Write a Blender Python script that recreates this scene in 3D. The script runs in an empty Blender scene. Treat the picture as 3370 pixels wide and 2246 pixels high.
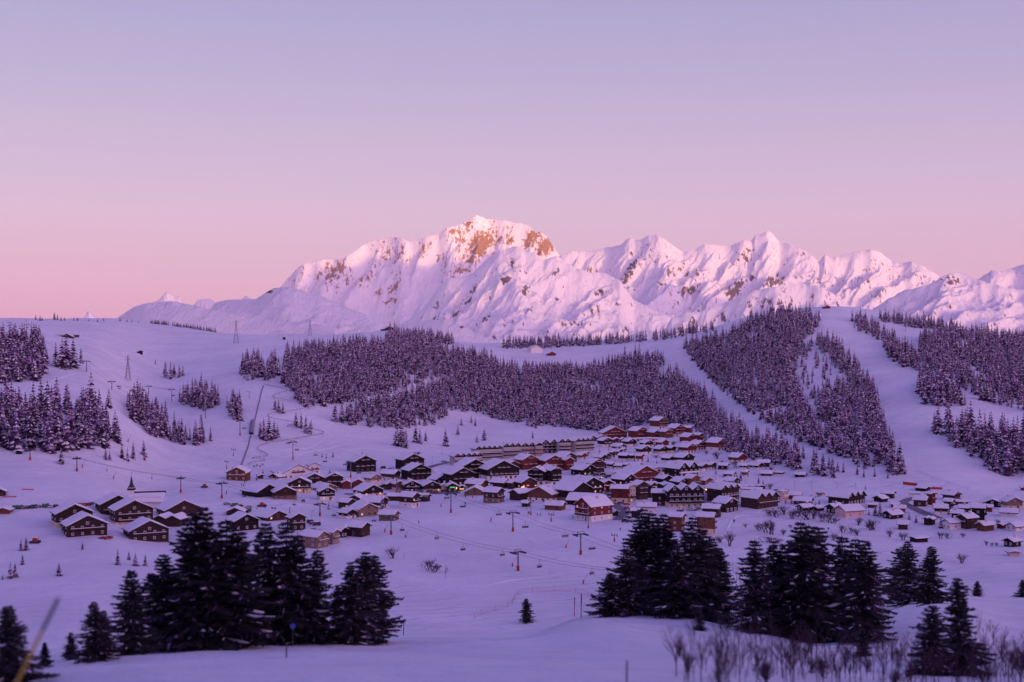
import bpy, bmesh, math, random
import numpy as np
from mathutils import Vector, Matrix, Euler

# ------------------------------------------------------------------ camera, sky, sun, exposure
F, CX, CY = 4212.5, 1685.0, 1123.0          # focal length and centre in photograph pixels
sc = bpy.context.scene
COL = sc.collection
cam_d = bpy.data.cameras.new('camera'); cam = bpy.data.objects.new('camera', cam_d); COL.objects.link(cam)
cam_d.lens = 45.0; cam_d.sensor_width = 36.0
cam_d.clip_start = 1.0; cam_d.clip_end = 200000.0
cam.location = (0, 0, 0); cam.rotation_euler = (math.radians(90), 0, 0)
cam_d.dof.use_dof = True; cam_d.dof.focus_distance = 900.0; cam_d.dof.aperture_fstop = 0.16
sc.camera = cam
HAZE = 4e-6

SUN_AZ = math.radians(40)      # degrees to the right of straight behind the camera
SUN_EL = math.radians(-1.1)
sun_from = Vector((math.sin(SUN_AZ)*math.cos(SUN_EL), -math.cos(SUN_AZ)*math.cos(SUN_EL), math.sin(SUN_EL)))
sl = bpy.data.lights.new('sun', 'SUN'); sl.energy = 5.0; sl.angle = math.radians(2.6); sl.color = (1.0, 0.56, 0.16)
so = bpy.data.objects.new('sun', sl); COL.objects.link(so)
so.rotation_euler = sun_from.to_track_quat('Z', 'Y').to_euler()
so.location = (0, -200, 300)

w = bpy.data.worlds.new('World'); sc.world = w; w.use_nodes = True
nt = w.node_tree; nt.nodes.clear()
def N(t, kind, **kw):
    n = t.nodes.new(kind)
    for k, v in kw.items():
        if k == 'inp':
            for a, b in v.items(): n.inputs[a].default_value = b
        else: setattr(n, k, v)
    return n
out = N(nt, 'ShaderNodeOutputWorld')
sky = N(nt, 'ShaderNodeTexSky', sky_type='NISHITA', sun_disc=False)
sky.sun_elevation = math.radians(1.0)
sky.sun_rotation = math.atan2(sun_from.x, sun_from.y)
sky.altitude = 1700; sky.air_density = 1.0; sky.dust_density = 1.0
bg1 = N(nt, 'ShaderNodeBackground'); bg1.inputs[1].default_value = 0.05
nt.links.new(sky.outputs[0], bg1.inputs[0])
tc = N(nt, 'ShaderNodeTexCoord'); sep = N(nt, 'ShaderNodeSeparateXYZ')
nt.links.new(tc.outputs['Generated'], sep.inputs[0])
ramp = N(nt, 'ShaderNodeValToRGB')
SKY = [(0.0, (.69, .355, .60)), (0.05, (.69, .385, .635)), (0.095, (.655, .425, .655)), (0.14, (.575, .41, .645)),
       (0.20, (.465, .37, .61)), (0.26, (.385, .33, .59)), (0.42, (.18, .165, .54)), (1.0, (.065, .065, .42))]
cr = ramp.color_ramp
while len(cr.elements) < len(SKY): cr.elements.new(0.5)
for e, (p, c) in zip(cr.elements, SKY): e.position = p; e.color = (*c, 1)
nt.links.new(sep.outputs[2], ramp.inputs[0])
# afterglow: broad warm band around the sunset direction (behind the camera)
dot = N(nt, 'ShaderNodeVectorMath', operation='DOT_PRODUCT'); dot.inputs[1].default_value = sun_from
nt.links.new(tc.outputs['Generated'], dot.inputs[0])
mr = N(nt, 'ShaderNodeMapRange', inp={1: -0.1, 2: 1.0, 3: 0.0, 4: 1.0}); nt.links.new(dot.outputs['Value'], mr.inputs[0])
pw = N(nt, 'ShaderNodeMath', operation='POWER', inp={1: 0.9}); nt.links.new(mr.outputs[0], pw.inputs[0])
glow = N(nt, 'ShaderNodeMix', data_type='RGBA', blend_type='ADD'); glow.inputs[0].default_value = 1.0
gcol = N(nt, 'ShaderNodeMix', data_type='RGBA'); gcol.inputs[6].default_value = (0, 0, 0, 1); gcol.inputs[7].default_value = (3.6, 1.84, 2.45, 1)
low = N(nt, 'ShaderNodeMapRange', inp={1: 0.0, 2: 1.0, 3: 1.0, 4: 0.0}); nt.links.new(sep.outputs[2], low.inputs[0])
lp = N(nt, 'ShaderNodeMath', operation='POWER', inp={1: 1.8}); nt.links.new(low.outputs[0], lp.inputs[0])
gm = N(nt, 'ShaderNodeMath', operation='MULTIPLY'); nt.links.new(pw.outputs[0], gm.inputs[0]); nt.links.new(lp.outputs[0], gm.inputs[1])
nt.links.new(gm.outputs[0], gcol.inputs[0])
nt.links.new(ramp.outputs[0], glow.inputs[6]); nt.links.new(gcol.outputs[2], glow.inputs[7])
bg2 = N(nt, 'ShaderNodeBackground'); bg2.inputs[1].default_value = 0.725
nt.links.new(glow.outputs[2], bg2.inputs[0])
add = N(nt, 'ShaderNodeAddShader')
nt.links.new(bg1.outputs[0], add.inputs[0]); nt.links.new(bg2.outputs[0], add.inputs[1])
nt.links.new(add.outputs[0], out.inputs['Surface'])

vs = sc.view_settings
vs.view_transform = 'Standard'; vs.look = 'None'; vs.exposure = 0.4; vs.gamma = 1.0; vs.use_curve_mapping = False
sc.render.engine = 'CYCLES'
sc.cycles.use_denoising = True
sc.cycles.max_bounces = 5; sc.cycles.diffuse_bounces = 3; sc.cycles.glossy_bounces = 2; sc.cycles.transparent_max_bounces = 4
sc.cycles.volume_bounces = 0
sc.cycles.caustics_reflective = False; sc.cycles.caustics_refractive = False

# ------------------------------------------------------------------ helpers
rng = np.random.default_rng(7); random.seed(7)
def pchip(xk, Y, x):
    """monotone cubic; xk (K,), Y (K,...) -> values at x (n,)"""
    xk = np.asarray(xk, float); Y = np.asarray(Y, float); x = np.asarray(x, float)
    h = np.diff(xk).reshape((-1,)+(1,)*(Y.ndim-1)); dl = np.diff(Y, axis=0)/h
    m = np.zeros_like(Y); m[0] = dl[0]; m[-1] = dl[-1]
    s = dl[:-1]*dl[1:]; w1 = 2*h[1:]+h[:-1]; w2 = h[1:]+2*h[:-1]
    with np.errstate(all='ignore'):
        hm = (w1+w2)/(w1/dl[:-1]+w2/dl[1:])
    m[1:-1] = np.where(s > 0, hm, 0)
    i = np.clip(np.searchsorted(xk, x)-1, 0, len(xk)-2)
    hh = (xk[i+1]-xk[i]); t = np.clip((x-xk[i])/hh, 0, 1)
    sh = (-1,)+(1,)*(Y.ndim-1); t = t.reshape(sh); hh = hh.reshape(sh)
    return ((1+2*t)*(1-t)**2*Y[i] + t*(1-t)**2*hh*m[i] + t*t*(3-2*t)*Y[i+1] + t*t*(t-1)*hh*m[i+1])
def perlin(x, y, seed=0):
    x = np.asarray(x, float); y = np.asarray(y, float)
    xi = np.floor(x).astype(np.int64); yi = np.floor(y).astype(np.int64); xf = x-xi; yf = y-yi
    def g(ix, iy, dx, dy):
        h = (ix*374761393 + iy*668265263 + seed*1442695041) & 0xffffffff
        h = ((h ^ (h >> 13))*1274126177) & 0xffffffff; h = h ^ (h >> 16)
        a = (h & 0xffff)/65536.0*2*np.pi
        return np.cos(a)*dx+np.sin(a)*dy
    u = xf**3*(xf*(xf*6-15)+10); v = yf**3*(yf*(yf*6-15)+10)
    a = g(xi, yi, xf, yf); b = g(xi+1, yi, xf-1, yf); c = g(xi, yi+1, xf, yf-1); d = g(xi+1, yi+1, xf-1, yf-1)
    return ((a*(1-u)+b*u)*(1-v)+(c*(1-u)+d*u)*v)*1.5
def fbm(x, y, o=4, seed=0, g=0.5):
    s = 0; a = 1; t = 0
    for k in range(o): s = s+a*perlin(x*2**k, y*2**k, seed+k*17); t += a; a *= g
    return s/t
def ridged(x, y, o=4, seed=0, g=0.5):
    s = 0; a = 1; t = 0; wgt = 1
    for k in range(o):
        n = 1-np.abs(perlin(x*2**k, y*2**k, seed+k*31)); n = n*n*wgt
        s = s+a*n; t += a; a *= g; wgt = np.clip(n*1.4, 0, 1)
    return s/t
def sstep(a, b, x):
    t = np.clip((x-a)/(b-a), 0, 1); return t*t*(3-2*t)

# materials
MAT = {}
def mat(name, col, rough=0.8, noise=None, bump=None, emit=None, metal=0.0, spec=0.2, rnd=0.0):
    """procedural material: base colour broken up by noise, optional bump (scale, distance)"""
    m = bpy.data.materials.new(name); m.use_nodes = True; t = m.node_tree; t.nodes.clear()
    o = N(t, 'ShaderNodeOutputMaterial'); p = N(t, 'ShaderNodeBsdfPrincipled')
    p.inputs['Base Color'].default_value = (*col, 1); p.inputs['Roughness'].default_value = rough
    p.inputs['Metallic'].default_value = metal; p.inputs['Specular IOR Level'].default_value = spec
    t.links.new(p.outputs[0], o.inputs[0])
    cd = N(t, 'ShaderNodeTexCoord')
    if noise:
        sc_, amt = noise
        n = N(t, 'ShaderNodeTexNoise', inp={'Scale': sc_, 'Detail': 5.0}); t.links.new(cd.outputs['Object'], n.inputs['Vector'])
        r = N(t, 'ShaderNodeMapRange', inp={1: 0.25, 2: 0.75, 3: 1-amt, 4: 1+amt}); t.links.new(n.outputs[0], r.inputs[0])
        last = r.outputs[0]
        if rnd:
            oi = N(t, 'ShaderNodeObjectInfo'); r2 = N(t, 'ShaderNodeMapRange', inp={1: 0, 2: 1, 3: 1-rnd, 4: 1+rnd})
            t.links.new(oi.outputs['Random'], r2.inputs[0])
            mm = N(t, 'ShaderNodeMath', operation='MULTIPLY'); t.links.new(last, mm.inputs[0]); t.links.new(r2.outputs[0], mm.inputs[1]); last = mm.outputs[0]
        mx = N(t, 'ShaderNodeVectorMath', operation='SCALE'); mx.inputs[0].default_value = col
        t.links.new(last, mx.inputs['Scale']); t.links.new(mx.outputs[0], p.inputs['Base Color'])
    if bump:
        b = N(t, 'ShaderNodeBump', inp={'Strength': 1.0, 'Distance': bump[1]})
        n = N(t, 'ShaderNodeTexNoise', inp={'Scale': bump[0], 'Detail': 6.0}); t.links.new(cd.outputs['Object'], n.inputs['Vector'])
        t.links.new(n.outputs[0], b.inputs['Height']); t.links.new(b.outputs[0], p.inputs['Normal'])
    if emit:
        p.inputs['Emission Color'].default_value = (*emit[0], 1); p.inputs['Emission Strength'].default_value = emit[1]
    MAT[name] = m; return m

SNOWC = (.84, .82, .86)
mat('roof_snow', SNOWC, .7, (.6, .04), (1.5, .05))
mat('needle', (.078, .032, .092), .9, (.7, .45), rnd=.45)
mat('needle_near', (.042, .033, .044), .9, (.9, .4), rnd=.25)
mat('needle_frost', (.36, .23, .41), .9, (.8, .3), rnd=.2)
mat('tree_snow', (.80, .77, .82), .8, (.9, .06))
mat('bark', (.055, .042, .040), .95, (2, .3))
mat('twig', (.075, .040, .060), .95, (3, .3))
mat('wood_k', (.022, .013, .016), .85, (.8, .35), rnd=.3)
mat('wood_b', (.056, .027, .028), .85, (.8, .3), rnd=.25)
mat('wood_r', (.16, .030, .034), .85, (.8, .3), rnd=.25)
mat('wood_o', (.17, .068, .046), .85, (.8, .3), rnd=.2)
mat('wood_t', (.23, .145, .12), .85, (.8, .25), rnd=.2)
mat('plaster_w', (.78, .70, .70), .9, (.5, .06))
mat('plaster_g', (.46, .39, .41), .9, (.5, .08))
mat('plaster_c', (.68, .52, .40), .9, (.5, .08))
mat('plaster_p', (.78, .50, .48), .9, (.5, .06))
mat('glass', (.03, .025, .04), .12, spec=.5)
mat('frame_w', (.72, .66, .68), .7, (3, .05))
mat('frame_b', (.20, .10, .07), .7, (3, .15))
mat('steel', (.20, .20, .24), .5, (1, .15), metal=.5)
mat('steel_dark', (.07, .07, .09), .6, (1, .2), metal=.3)
mat('red_pad', (.40, .045, .045), .8, (2, .15))
mat('red_net', (.50, .16, .22), .9, (2, .15))
mat('track_grey', (.26, .24, .29), .8, (1, .15))
mat('yellow', (.50, .36, .05), .6, (2, .15))
mat('blue_sign', (.10, .16, .50), .5, (2, .1))
mat('blue_flag', (.06, .09, .40), .7, (2, .1))
mat('asphalt', (.20, .18, .21), .9, (.6, .25), (2, .05))
mat('tyre', (.02, .02, .02), .9)
mat('paint_dark', (.03, .03, .045), .35, spec=.5)
mat('paint_grey', (.22, .22, .26), .35, spec=.5)
mat('paint_white', (.62, .60, .64), .35, spec=.5)
mat('paint_red', (.35, .03, .03), .35, spec=.5)
mat('paint_green', (.05, .12, .09), .35, spec=.5)
mat('cloth_dark', (.03, .03, .05), .9, (4, .2))
mat('cloth_blue', (.05, .08, .22), .9, (4, .2))
mat('cloth_red', (.35, .05, .06), .9, (4, .2))
mat('skin', (.45, .28, .22), .7)
mat('slate', (.05, .05, .08), .8, (1, .2))
mat('lamp_warm', (1, .55, .2), .5, emit=((1, .45, .12), 1.5))
mat('lamp_white', (1, .9, .7), .5, emit=((1, .80, .60), 4.0))
mat('sign_green', (.1, .8, .3), .5, emit=((.08, .65, .25), .6))
mat('sign_red', (.9, .1, .1), .5, emit=((1, .08, .08), 1.0))
mat('window_lit', (1, .7, .4), .5, emit=((1, .55, .28), .55))

# objects
def newmesh(name, V, Fc, mats=(), mi=None, smooth=False):
    me = bpy.data.meshes.new(name)
    if isinstance(Fc, np.ndarray):
        V = np.asarray(V, np.float32); nF, k = Fc.shape
        me.vertices.add(len(V)); me.vertices.foreach_set('co', V.ravel())
        me.loops.add(nF*k); me.loops.foreach_set('vertex_index', Fc.astype(np.int32).ravel())
        me.polygons.add(nF); me.polygons.foreach_set('loop_start', np.arange(0, nF*k, k, dtype=np.int32))
        me.polygons.foreach_set('loop_total', np.full(nF, k, np.int32)); me.update(calc_edges=True)
    else:
        me.from_pydata([tuple(v) for v in V], [], Fc); me.update()
    for m in mats: me.materials.append(MAT[m] if isinstance(m, str) else m)
    if mi is not None: me.polygons.foreach_set('material_index', np.asarray(mi, np.int32))
    if smooth: me.polygons.foreach_set('use_smooth', np.ones(len(me.polygons), bool))
    return me
def mk(name, me, parent=None, loc=(0, 0, 0), rz=0.0, scale=None, label=None, cat=None, group=None, kind=None, rot=None):
    o = bpy.data.objects.new(name, me); COL.objects.link(o)
    o.location = loc
    if rot is not None: o.rotation_euler = rot
    elif rz: o.rotation_euler = (0, 0, rz)
    if scale is not None: o.scale = scale if not isinstance(scale, (int, float)) else (scale,)*3
    if parent: o.parent = parent
    if label: o['label'] = label
    if cat: o['category'] = cat
    if group: o['group'] = group
    if kind: o['kind'] = kind
    return o
class MB:
    """collects simple solids into one mesh"""
    def __init__(s): s.V = []; s.F = []; s.M = []
    def poly(s, pts, faces, m=0):
        b = len(s.V); s.V += [tuple(p) for p in pts]
        for f in faces: s.F.append([b+i for i in f]); s.M.append(m)
    def box(s, x0, x1, y0, y1, z0, z1, m=0):
        s.poly([(x0,y0,z0),(x1,y0,z0),(x1,y1,z0),(x0,y1,z0),(x0,y0,z1),(x1,y0,z1),(x1,y1,z1),(x0,y1,z1)],
               [(3,2,1,0),(4,5,6,7),(0,1,5,4),(1,2,6,5),(2,3,7,6),(3,0,4,7)], m)
    def tube(s, a, b, r0, r1=None, n=6, m=0, cap=True):
        a = Vector(a); b = Vector(b); r1 = r0 if r1 is None else r1
        d = (b-a).normalized(); q = Vector((0, 0, 1)) if abs(d.z) < .9 else Vector((1, 0, 0))
        e = d.cross(q).normalized(); g = d.cross(e)
        P = [a+(e*math.cos(6.2832*i/n)+g*math.sin(6.2832*i/n))*r0 for i in range(n)] + [b+(e*math.cos(6.2832*i/n)+g*math.sin(6.2832*i/n))*r1 for i in range(n)]
        Fs = [(i, (i+1) % n, n+(i+1) % n, n+i) for i in range(n)]
        if cap: Fs += [tuple(range(n-1, -1, -1)), tuple(range(n, 2*n))]
        s.poly(P, Fs, m)
    def mesh(s, name, mats, smooth=False): return newmesh(name, s.V, s.F, mats, s.M, smooth)
ORD = ('first second third fourth fifth sixth seventh eighth ninth tenth eleventh twelfth thirteenth fourteenth fifteenth sixteenth '
       'seventeenth eighteenth nineteenth twentieth').split()

# ------------------------------------------------------------------ near terrain: one height field from column profiles (distance, picture height)
VAL = [(515,1900),(591,1800),(693,1700),(759,1650),(839,1600),(937,1550)]
A0 = [(10,3300),(60,2400)]
COLS = {
 -6000: A0+[(90,2290),(150,2215),(200,2190),(260,2200),(405,2100),(450,2000),(590,1750),(730,1550),(830,1385),(960,1268),(1300,1125),(1600,1080),(2400,1030),(2650,1075)],
 -400: A0+[(90,2290),(150,2215),(200,2190),(260,2200),(405,2100),(450,2000),(590,1750),(660,1640),(730,1550),(770,1480),(830,1385),(900,1310),(960,1268),(1100,1180),(1300,1125),(1600,1085),(2400,1040),(2650,1075)],
 0: A0+[(90,2290),(150,2215),(200,2190),(260,2200),(405,2100),(450,2000),(530,1850),(590,1750),(660,1640),(730,1550),(770,1480),(830,1385),(900,1310),(960,1268),(1100,1180),(1300,1125),(1600,1088),(2400,1048),(2600,1075)],
 280: A0+[(90,2260),(140,2175),(180,2150),(240,2165),(405,2100),(450,2000),(530,1855),(590,1755),(660,1655),(740,1565),(790,1490),(860,1395),(960,1310),(1100,1235),(1300,1170),(1700,1105),(2450,1049),(2650,1075)],
 560: A0+[(90,2246),(140,2160),(185,2132),(240,2145),(405,2095),(450,2010),(545,1855),(620,1765),(690,1700),(790,1600),(900,1500),(1000,1455),(1040,1430),(1250,1330),(1500,1243),(1900,1150),(2500,1062),(2700,1085)],
 840: A0+[(90,2246),(140,2155),(185,2122),(240,2135),(405,2085),(450,2010),(545,1855),(620,1765),(690,1700),(790,1612),(915,1545),(1000,1490),(1060,1440),(1200,1335),(1350,1253),(1700,1165),(2300,1102),(2500,1115)],
 1120: A0+[(90,2246),(140,2155),(185,2112),(240,2122),(405,2080),(450,2010),(545,1858),(620,1770),(690,1703),(800,1622),(900,1567),(1000,1522),(1120,1435),(1230,1345),(1400,1235),(1550,1165),(1750,1128),(1900,1130),(2200,1100),(2400,1112)],
 1300: A0+[(90,2246),(140,2155),(182,2110),(280,2110),(405,2080),(456,2000)]+VAL+[(1040,1505),(1150,1440),(1280,1350),(1450,1240),(1600,1175),(1800,1130),(1950,1122),(2150,1086),(2350,1105)],
 1500: A0+[(90,2246),(140,2155),(180,2108),(280,2108),(400,2085),(456,2000)]+VAL+[(1060,1500),(1180,1460),(1300,1395),(1450,1300),(1650,1195),(1850,1140),(2000,1132),(2200,1126),(2500,1150)],
 1685: A0+[(90,2246),(140,2155),(180,2106),(280,2106),(400,2085),(456,2000)]+VAL+[(1090,1495),(1200,1455),(1350,1390),(1500,1310),(1700,1220),(1850,1170),(1950,1147),(2100,1136),(2300,1128),(2500,1150)],
 1970: A0+[(90,2246),(140,2140),(190,2070),(240,2022),(300,2045),(400,2050),(456,2000)]+VAL+[(1061,1500),(1150,1465),(1250,1435),(1380,1385),(1500,1330),(1700,1240),(1850,1180),(2000,1145),(2200,1120),(2400,1140)],
 2250: A0+[(90,2246),(140,2150),(190,2090),(240,2030),(300,2050),(400,2050),(456,2000)]+VAL+[(1000,1520),(1100,1470),(1200,1425),(1300,1390),(1450,1310),(1600,1225),(1750,1150),(1900,1110),(2000,1098),(2200,1130)],
 2530: A0+[(90,2270),(140,2190),(190,2105),(225,2080),(300,2090),(400,2060),(456,1995)]+VAL[:-1]+[(930,1540),(1000,1495),(1100,1435),(1250,1340),(1400,1240),(1550,1150),(1700,1075),(1820,1038),(1930,1028),(2150,1060)],
 2730: A0+[(90,2300),(130,2225),(190,2130),(212,2116),(300,2100),(400,2050),(470,1975),(515,1900),(591,1800),(693,1700),(759,1650),(820,1605),(870,1560),(950,1505),(1050,1440),(1200,1340),(1350,1240),(1500,1150),(1650,1070),(1800,1018),(1880,1008),(2100,1050)],
 3090: A0+[(90,2330),(130,2250),(200,2120),(280,1990),(350,1978),(460,1955),(520,1890),(600,1790),(700,1690),(770,1640),(830,1590),(900,1520),(1000,1425),(1150,1315),(1300,1220),(1500,1130),(1700,1078),(1800,1066),(2000,1095)],
 3370: A0+[(90,2330),(130,2250),(200,2150),(280,2050),(350,2010),(460,1955),(520,1885),(600,1785),(700,1690),(770,1645),(850,1590),(930,1510),(1050,1400),(1200,1310),(1400,1200),(1600,1130),(1750,1108),(1950,1130)],
 4200: A0+[(90,2330),(130,2250),(200,2150),(280,2050),(350,2010),(460,1955),(520,1885),(600,1785),(700,1690),(770,1645),(850,1590),(930,1510),(1050,1390),(1200,1290),(1400,1170),(1600,1090),(1750,1060),(1950,1090)],
 9400: A0+[(90,2330),(130,2250),(200,2150),(280,2050),(350,2010),(460,1955),(520,1885),(600,1785),(700,1690),(850,1590),(1050,1390),(1400,1170),(1750,1060),(1950,1090)],
}
UK = sorted(COLS); LG = np.linspace(math.log(10), math.log(4300), 700)
VT = []
for u in UK:
    p = list(COLS[u]); p += [(3300, max(1300, p[-1][1]+150)), (4300, 1750)]
    VT.append(pchip([math.log(a) for a, b in p], [b for a, b in p], LG))
VT = np.array(VT)                       # (cols, logd)
UG = np.unique(np.concatenate([np.arange(-6000, -400, 200), np.arange(-400, 3800, 10), np.arange(3800, 9401, 200)])).astype(float)
VG = pchip(UK, VT, UG)                  # (ugrid, logd)
def terr_v(u, d):
    u = np.asarray(u, float); d = np.asarray(d, float)
    fi = np.interp(u, UG, np.arange(len(UG))); fj = (np.log(np.maximum(d, 10))-LG[0])/(LG[1]-LG[0])
    i = np.clip(fi.astype(int), 0, len(UG)-2); j = np.clip(fj.astype(int), 0, len(LG)-2)
    a = fi-i; b = np.clip(fj-j, 0, 1)
    return (VG[i, j]*(1-a)+VG[i+1, j]*a)*(1-b)+(VG[i, j+1]*(1-a)+VG[i+1, j+1]*a)*b
def relief(x, y):
    k = sstep(60, 900, y); q = sstep(300, 220, y)
    return (perlin(x/9, y/9, 3)*(.16-.06*k+.16*q) + perlin(x/31, y/27, 4)*(.42+.4*q) + perlin(x/120, y/110, 5)*(.5+2.2*k) + perlin(x/45, y/45, 8)*.9*sstep(1000, 1700, y))
def H(x, y):
    x = np.asarray(x, float); y = np.maximum(np.asarray(y, float), 10)
    u = CX+F*x/y
    return (CY-terr_v(u, y))/F*y + relief(x, y)
DS = np.exp(np.linspace(math.log(60), math.log(2700), 2600))
def hit(u, v, dmin=60):
    """ground point seen at a picture position"""
    x = (u-CX)/F*DS; z = H(x, DS); vv = CY-F*z/DS
    k = np.where((vv <= v) & (DS >= dmin))[0]
    d = DS[k[0]] if len(k) else DS[np.argmin(np.abs(vv-v))]
    return np.array([(u-CX)/F*d, d, float(H((u-CX)/F*d, d))])
def proj(x, y, z): return CX+F*x/y, CY-F*z/y

def grid_faces(nu, nd):
    a = (np.arange(nu-1)[:, None]*nd+np.arange(nd-1)[None, :]).ravel()
    return np.stack([a, a+nd, a+nd+1, a+1], 1)
def attr(me, name, vals):
    at = me.attributes.new(name, 'FLOAT', 'POINT'); at.data.foreach_set('value', np.asarray(vals, np.float32).ravel())

def snow_material(name, far=False):
    m = bpy.data.materials.new(name); m.use_nodes = True; t = m.node_tree; t.nodes.clear()
    o = N(t, 'ShaderNodeOutputMaterial'); p = N(t, 'ShaderNodeBsdfPrincipled'); t.links.new(p.outputs[0], o.inputs[0])
    p.inputs['Roughness'].default_value = .75; p.inputs['Specular IOR Level'].default_value = .15
    cd = N(t, 'ShaderNodeTexCoord')
    def noise(s, det, vec=None, rough=.5):
        n = N(t, 'ShaderNodeTexNoise', inp={'Scale': s, 'Detail': det, 'Roughness': rough}); t.links.new(vec or cd.outputs['Object'], n.inputs['Vector']); return n.outputs[0]
    def mapv(scale, rz=0.0):
        n = N(t, 'ShaderNodeMapping'); n.inputs['Scale'].default_value = scale; n.inputs['Rotation'].default_value = (0, 0, rz)
        t.links.new(cd.outputs['Object'], n.inputs['Vector']); return n.outputs[0]
    def math_(op, a, b):
        n = N(t, 'ShaderNodeMath', operation=op)
        for i, q in enumerate((a, b)):
            if isinstance(q, (int, float)): n.inputs[i].default_value = q
            else: t.links.new(q, n.inputs[i])
        return n.outputs[0]
    # drift ripples, soft humps and old ski tracks as relief
    wv = N(t, 'ShaderNodeTexWave', wave_type='BANDS', inp={'Scale': 1.0, 'Distortion': 9.0, 'Detail': 2.0, 'Detail Scale': .6})
    t.links.new(mapv((.012, .11, .02), .35), wv.inputs['Vector'])
    trk = N(t, 'ShaderNodeMapRange', inp={1: .86, 2: .98, 3: 0, 4: 1}); t.links.new(wv.outputs[1], trk.inputs[0])
    patch = N(t, 'ShaderNodeMapRange', inp={1: .40, 2: .58, 3: 0, 4: 1}); t.links.new(noise(.008, 3), patch.inputs[0])
    h = math_('ADD', math_('MULTIPLY', noise(.06, 6, rough=.6), 2.2), math_('MULTIPLY', noise(1.0, 4, mapv((.05, .16, .1), .3)), 1.1))
    h = math_('ADD', h, math_('MULTIPLY', math_('MULTIPLY', trk.outputs[0], patch.outputs[0]), .8))
    b = N(t, 'ShaderNodeBump', inp={'Strength': .85, 'Distance': 1.0}); t.links.new(h, b.inputs['Height']); t.links.new(b.outputs[0], p.inputs['Normal'])
    # packed piste snow is a little greyer than fresh snow
    rp = N(t, 'ShaderNodeValToRGB'); e = rp.color_ramp.elements
    e[0].position = .32; e[0].color = (.72, .71, .76, 1); e[1].position = .68; e[1].color = (.88, .86, .89, 1)
    t.links.new(noise(.02, 8, rough=.65), rp.inputs[0]); t.links.new(rp.outputs[0], p.inputs['Base Color'])
    return m
SNOW = snow_material('snow_ground'); MAT['snow'] = SNOW
uu = np.unique(np.concatenate([np.arange(-6000, -600, 300), np.arange(-600, -200, 40), np.arange(-200, 3580, 8.0), np.arange(3600, 4000, 40), np.arange(4000, 9401, 300)])).astype(float)
dd = np.exp(np.linspace(math.log(10), math.log(4300), 430))
U, D = np.meshgrid(uu, dd, indexing='ij'); X = (U-CX)/F*D; Z = H(X, D)
me = newmesh('snowfield', np.stack([X, D, Z], -1).reshape(-1, 3), grid_faces(len(uu), len(dd)), [SNOW], smooth=True)
mk('snowfield', me, kind='structure', label='snow covered ground of the valley, slopes and ski pistes', cat='snow ground')

# hillside behind the camera: joins the snowfield; unseen, steepness shaped to shade foreground and valley
yy = np.concatenate([[10, 4], np.linspace(-10, -300, 30), np.linspace(-400, -6000, 40)]); xx = np.linspace(-9000, 9000, 150)
XX, YY = np.meshgrid(xx, yy, indexing='ij')
prof = np.interp(-YY, [-10, 0, 30, 110, 160, 700, 1500, 3000, 3600, 6000], [-7.2, -5.8, 25, 165, 190, 235, 290, 420, 350, -300])
ZZ = prof + (perlin(XX/600, YY/600, 40)*60+perlin(XX/2000, YY/1500, 41)*60)*sstep(100, 1500, -YY) - np.abs(XX)**1.2*.0*YY
ZZ[:, 0] = H(xx, np.full_like(xx, 10.0))-.0
ZZ = np.where(np.abs(XX) > 40, np.minimum(ZZ, ZZ), ZZ)
me = newmesh('hillside', np.stack([XX, YY, ZZ], -1).reshape(-1, 3), grid_faces(len(xx), len(yy)), [SNOW], smooth=True)
mk('hillside', me, kind='structure', label='unseen snowy hillside behind the viewpoint, shaped to shade the valley', cat='hill')
g = 90000.0
mk('ground', newmesh('ground', [(-g, -g, -700), (g, -g, -700), (g, g, -700), (-g, g, -700)], [(0, 1, 2, 3)], [SNOW]), kind='structure',
   label='snowy lowland under the mountains', cat='ground')
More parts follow.
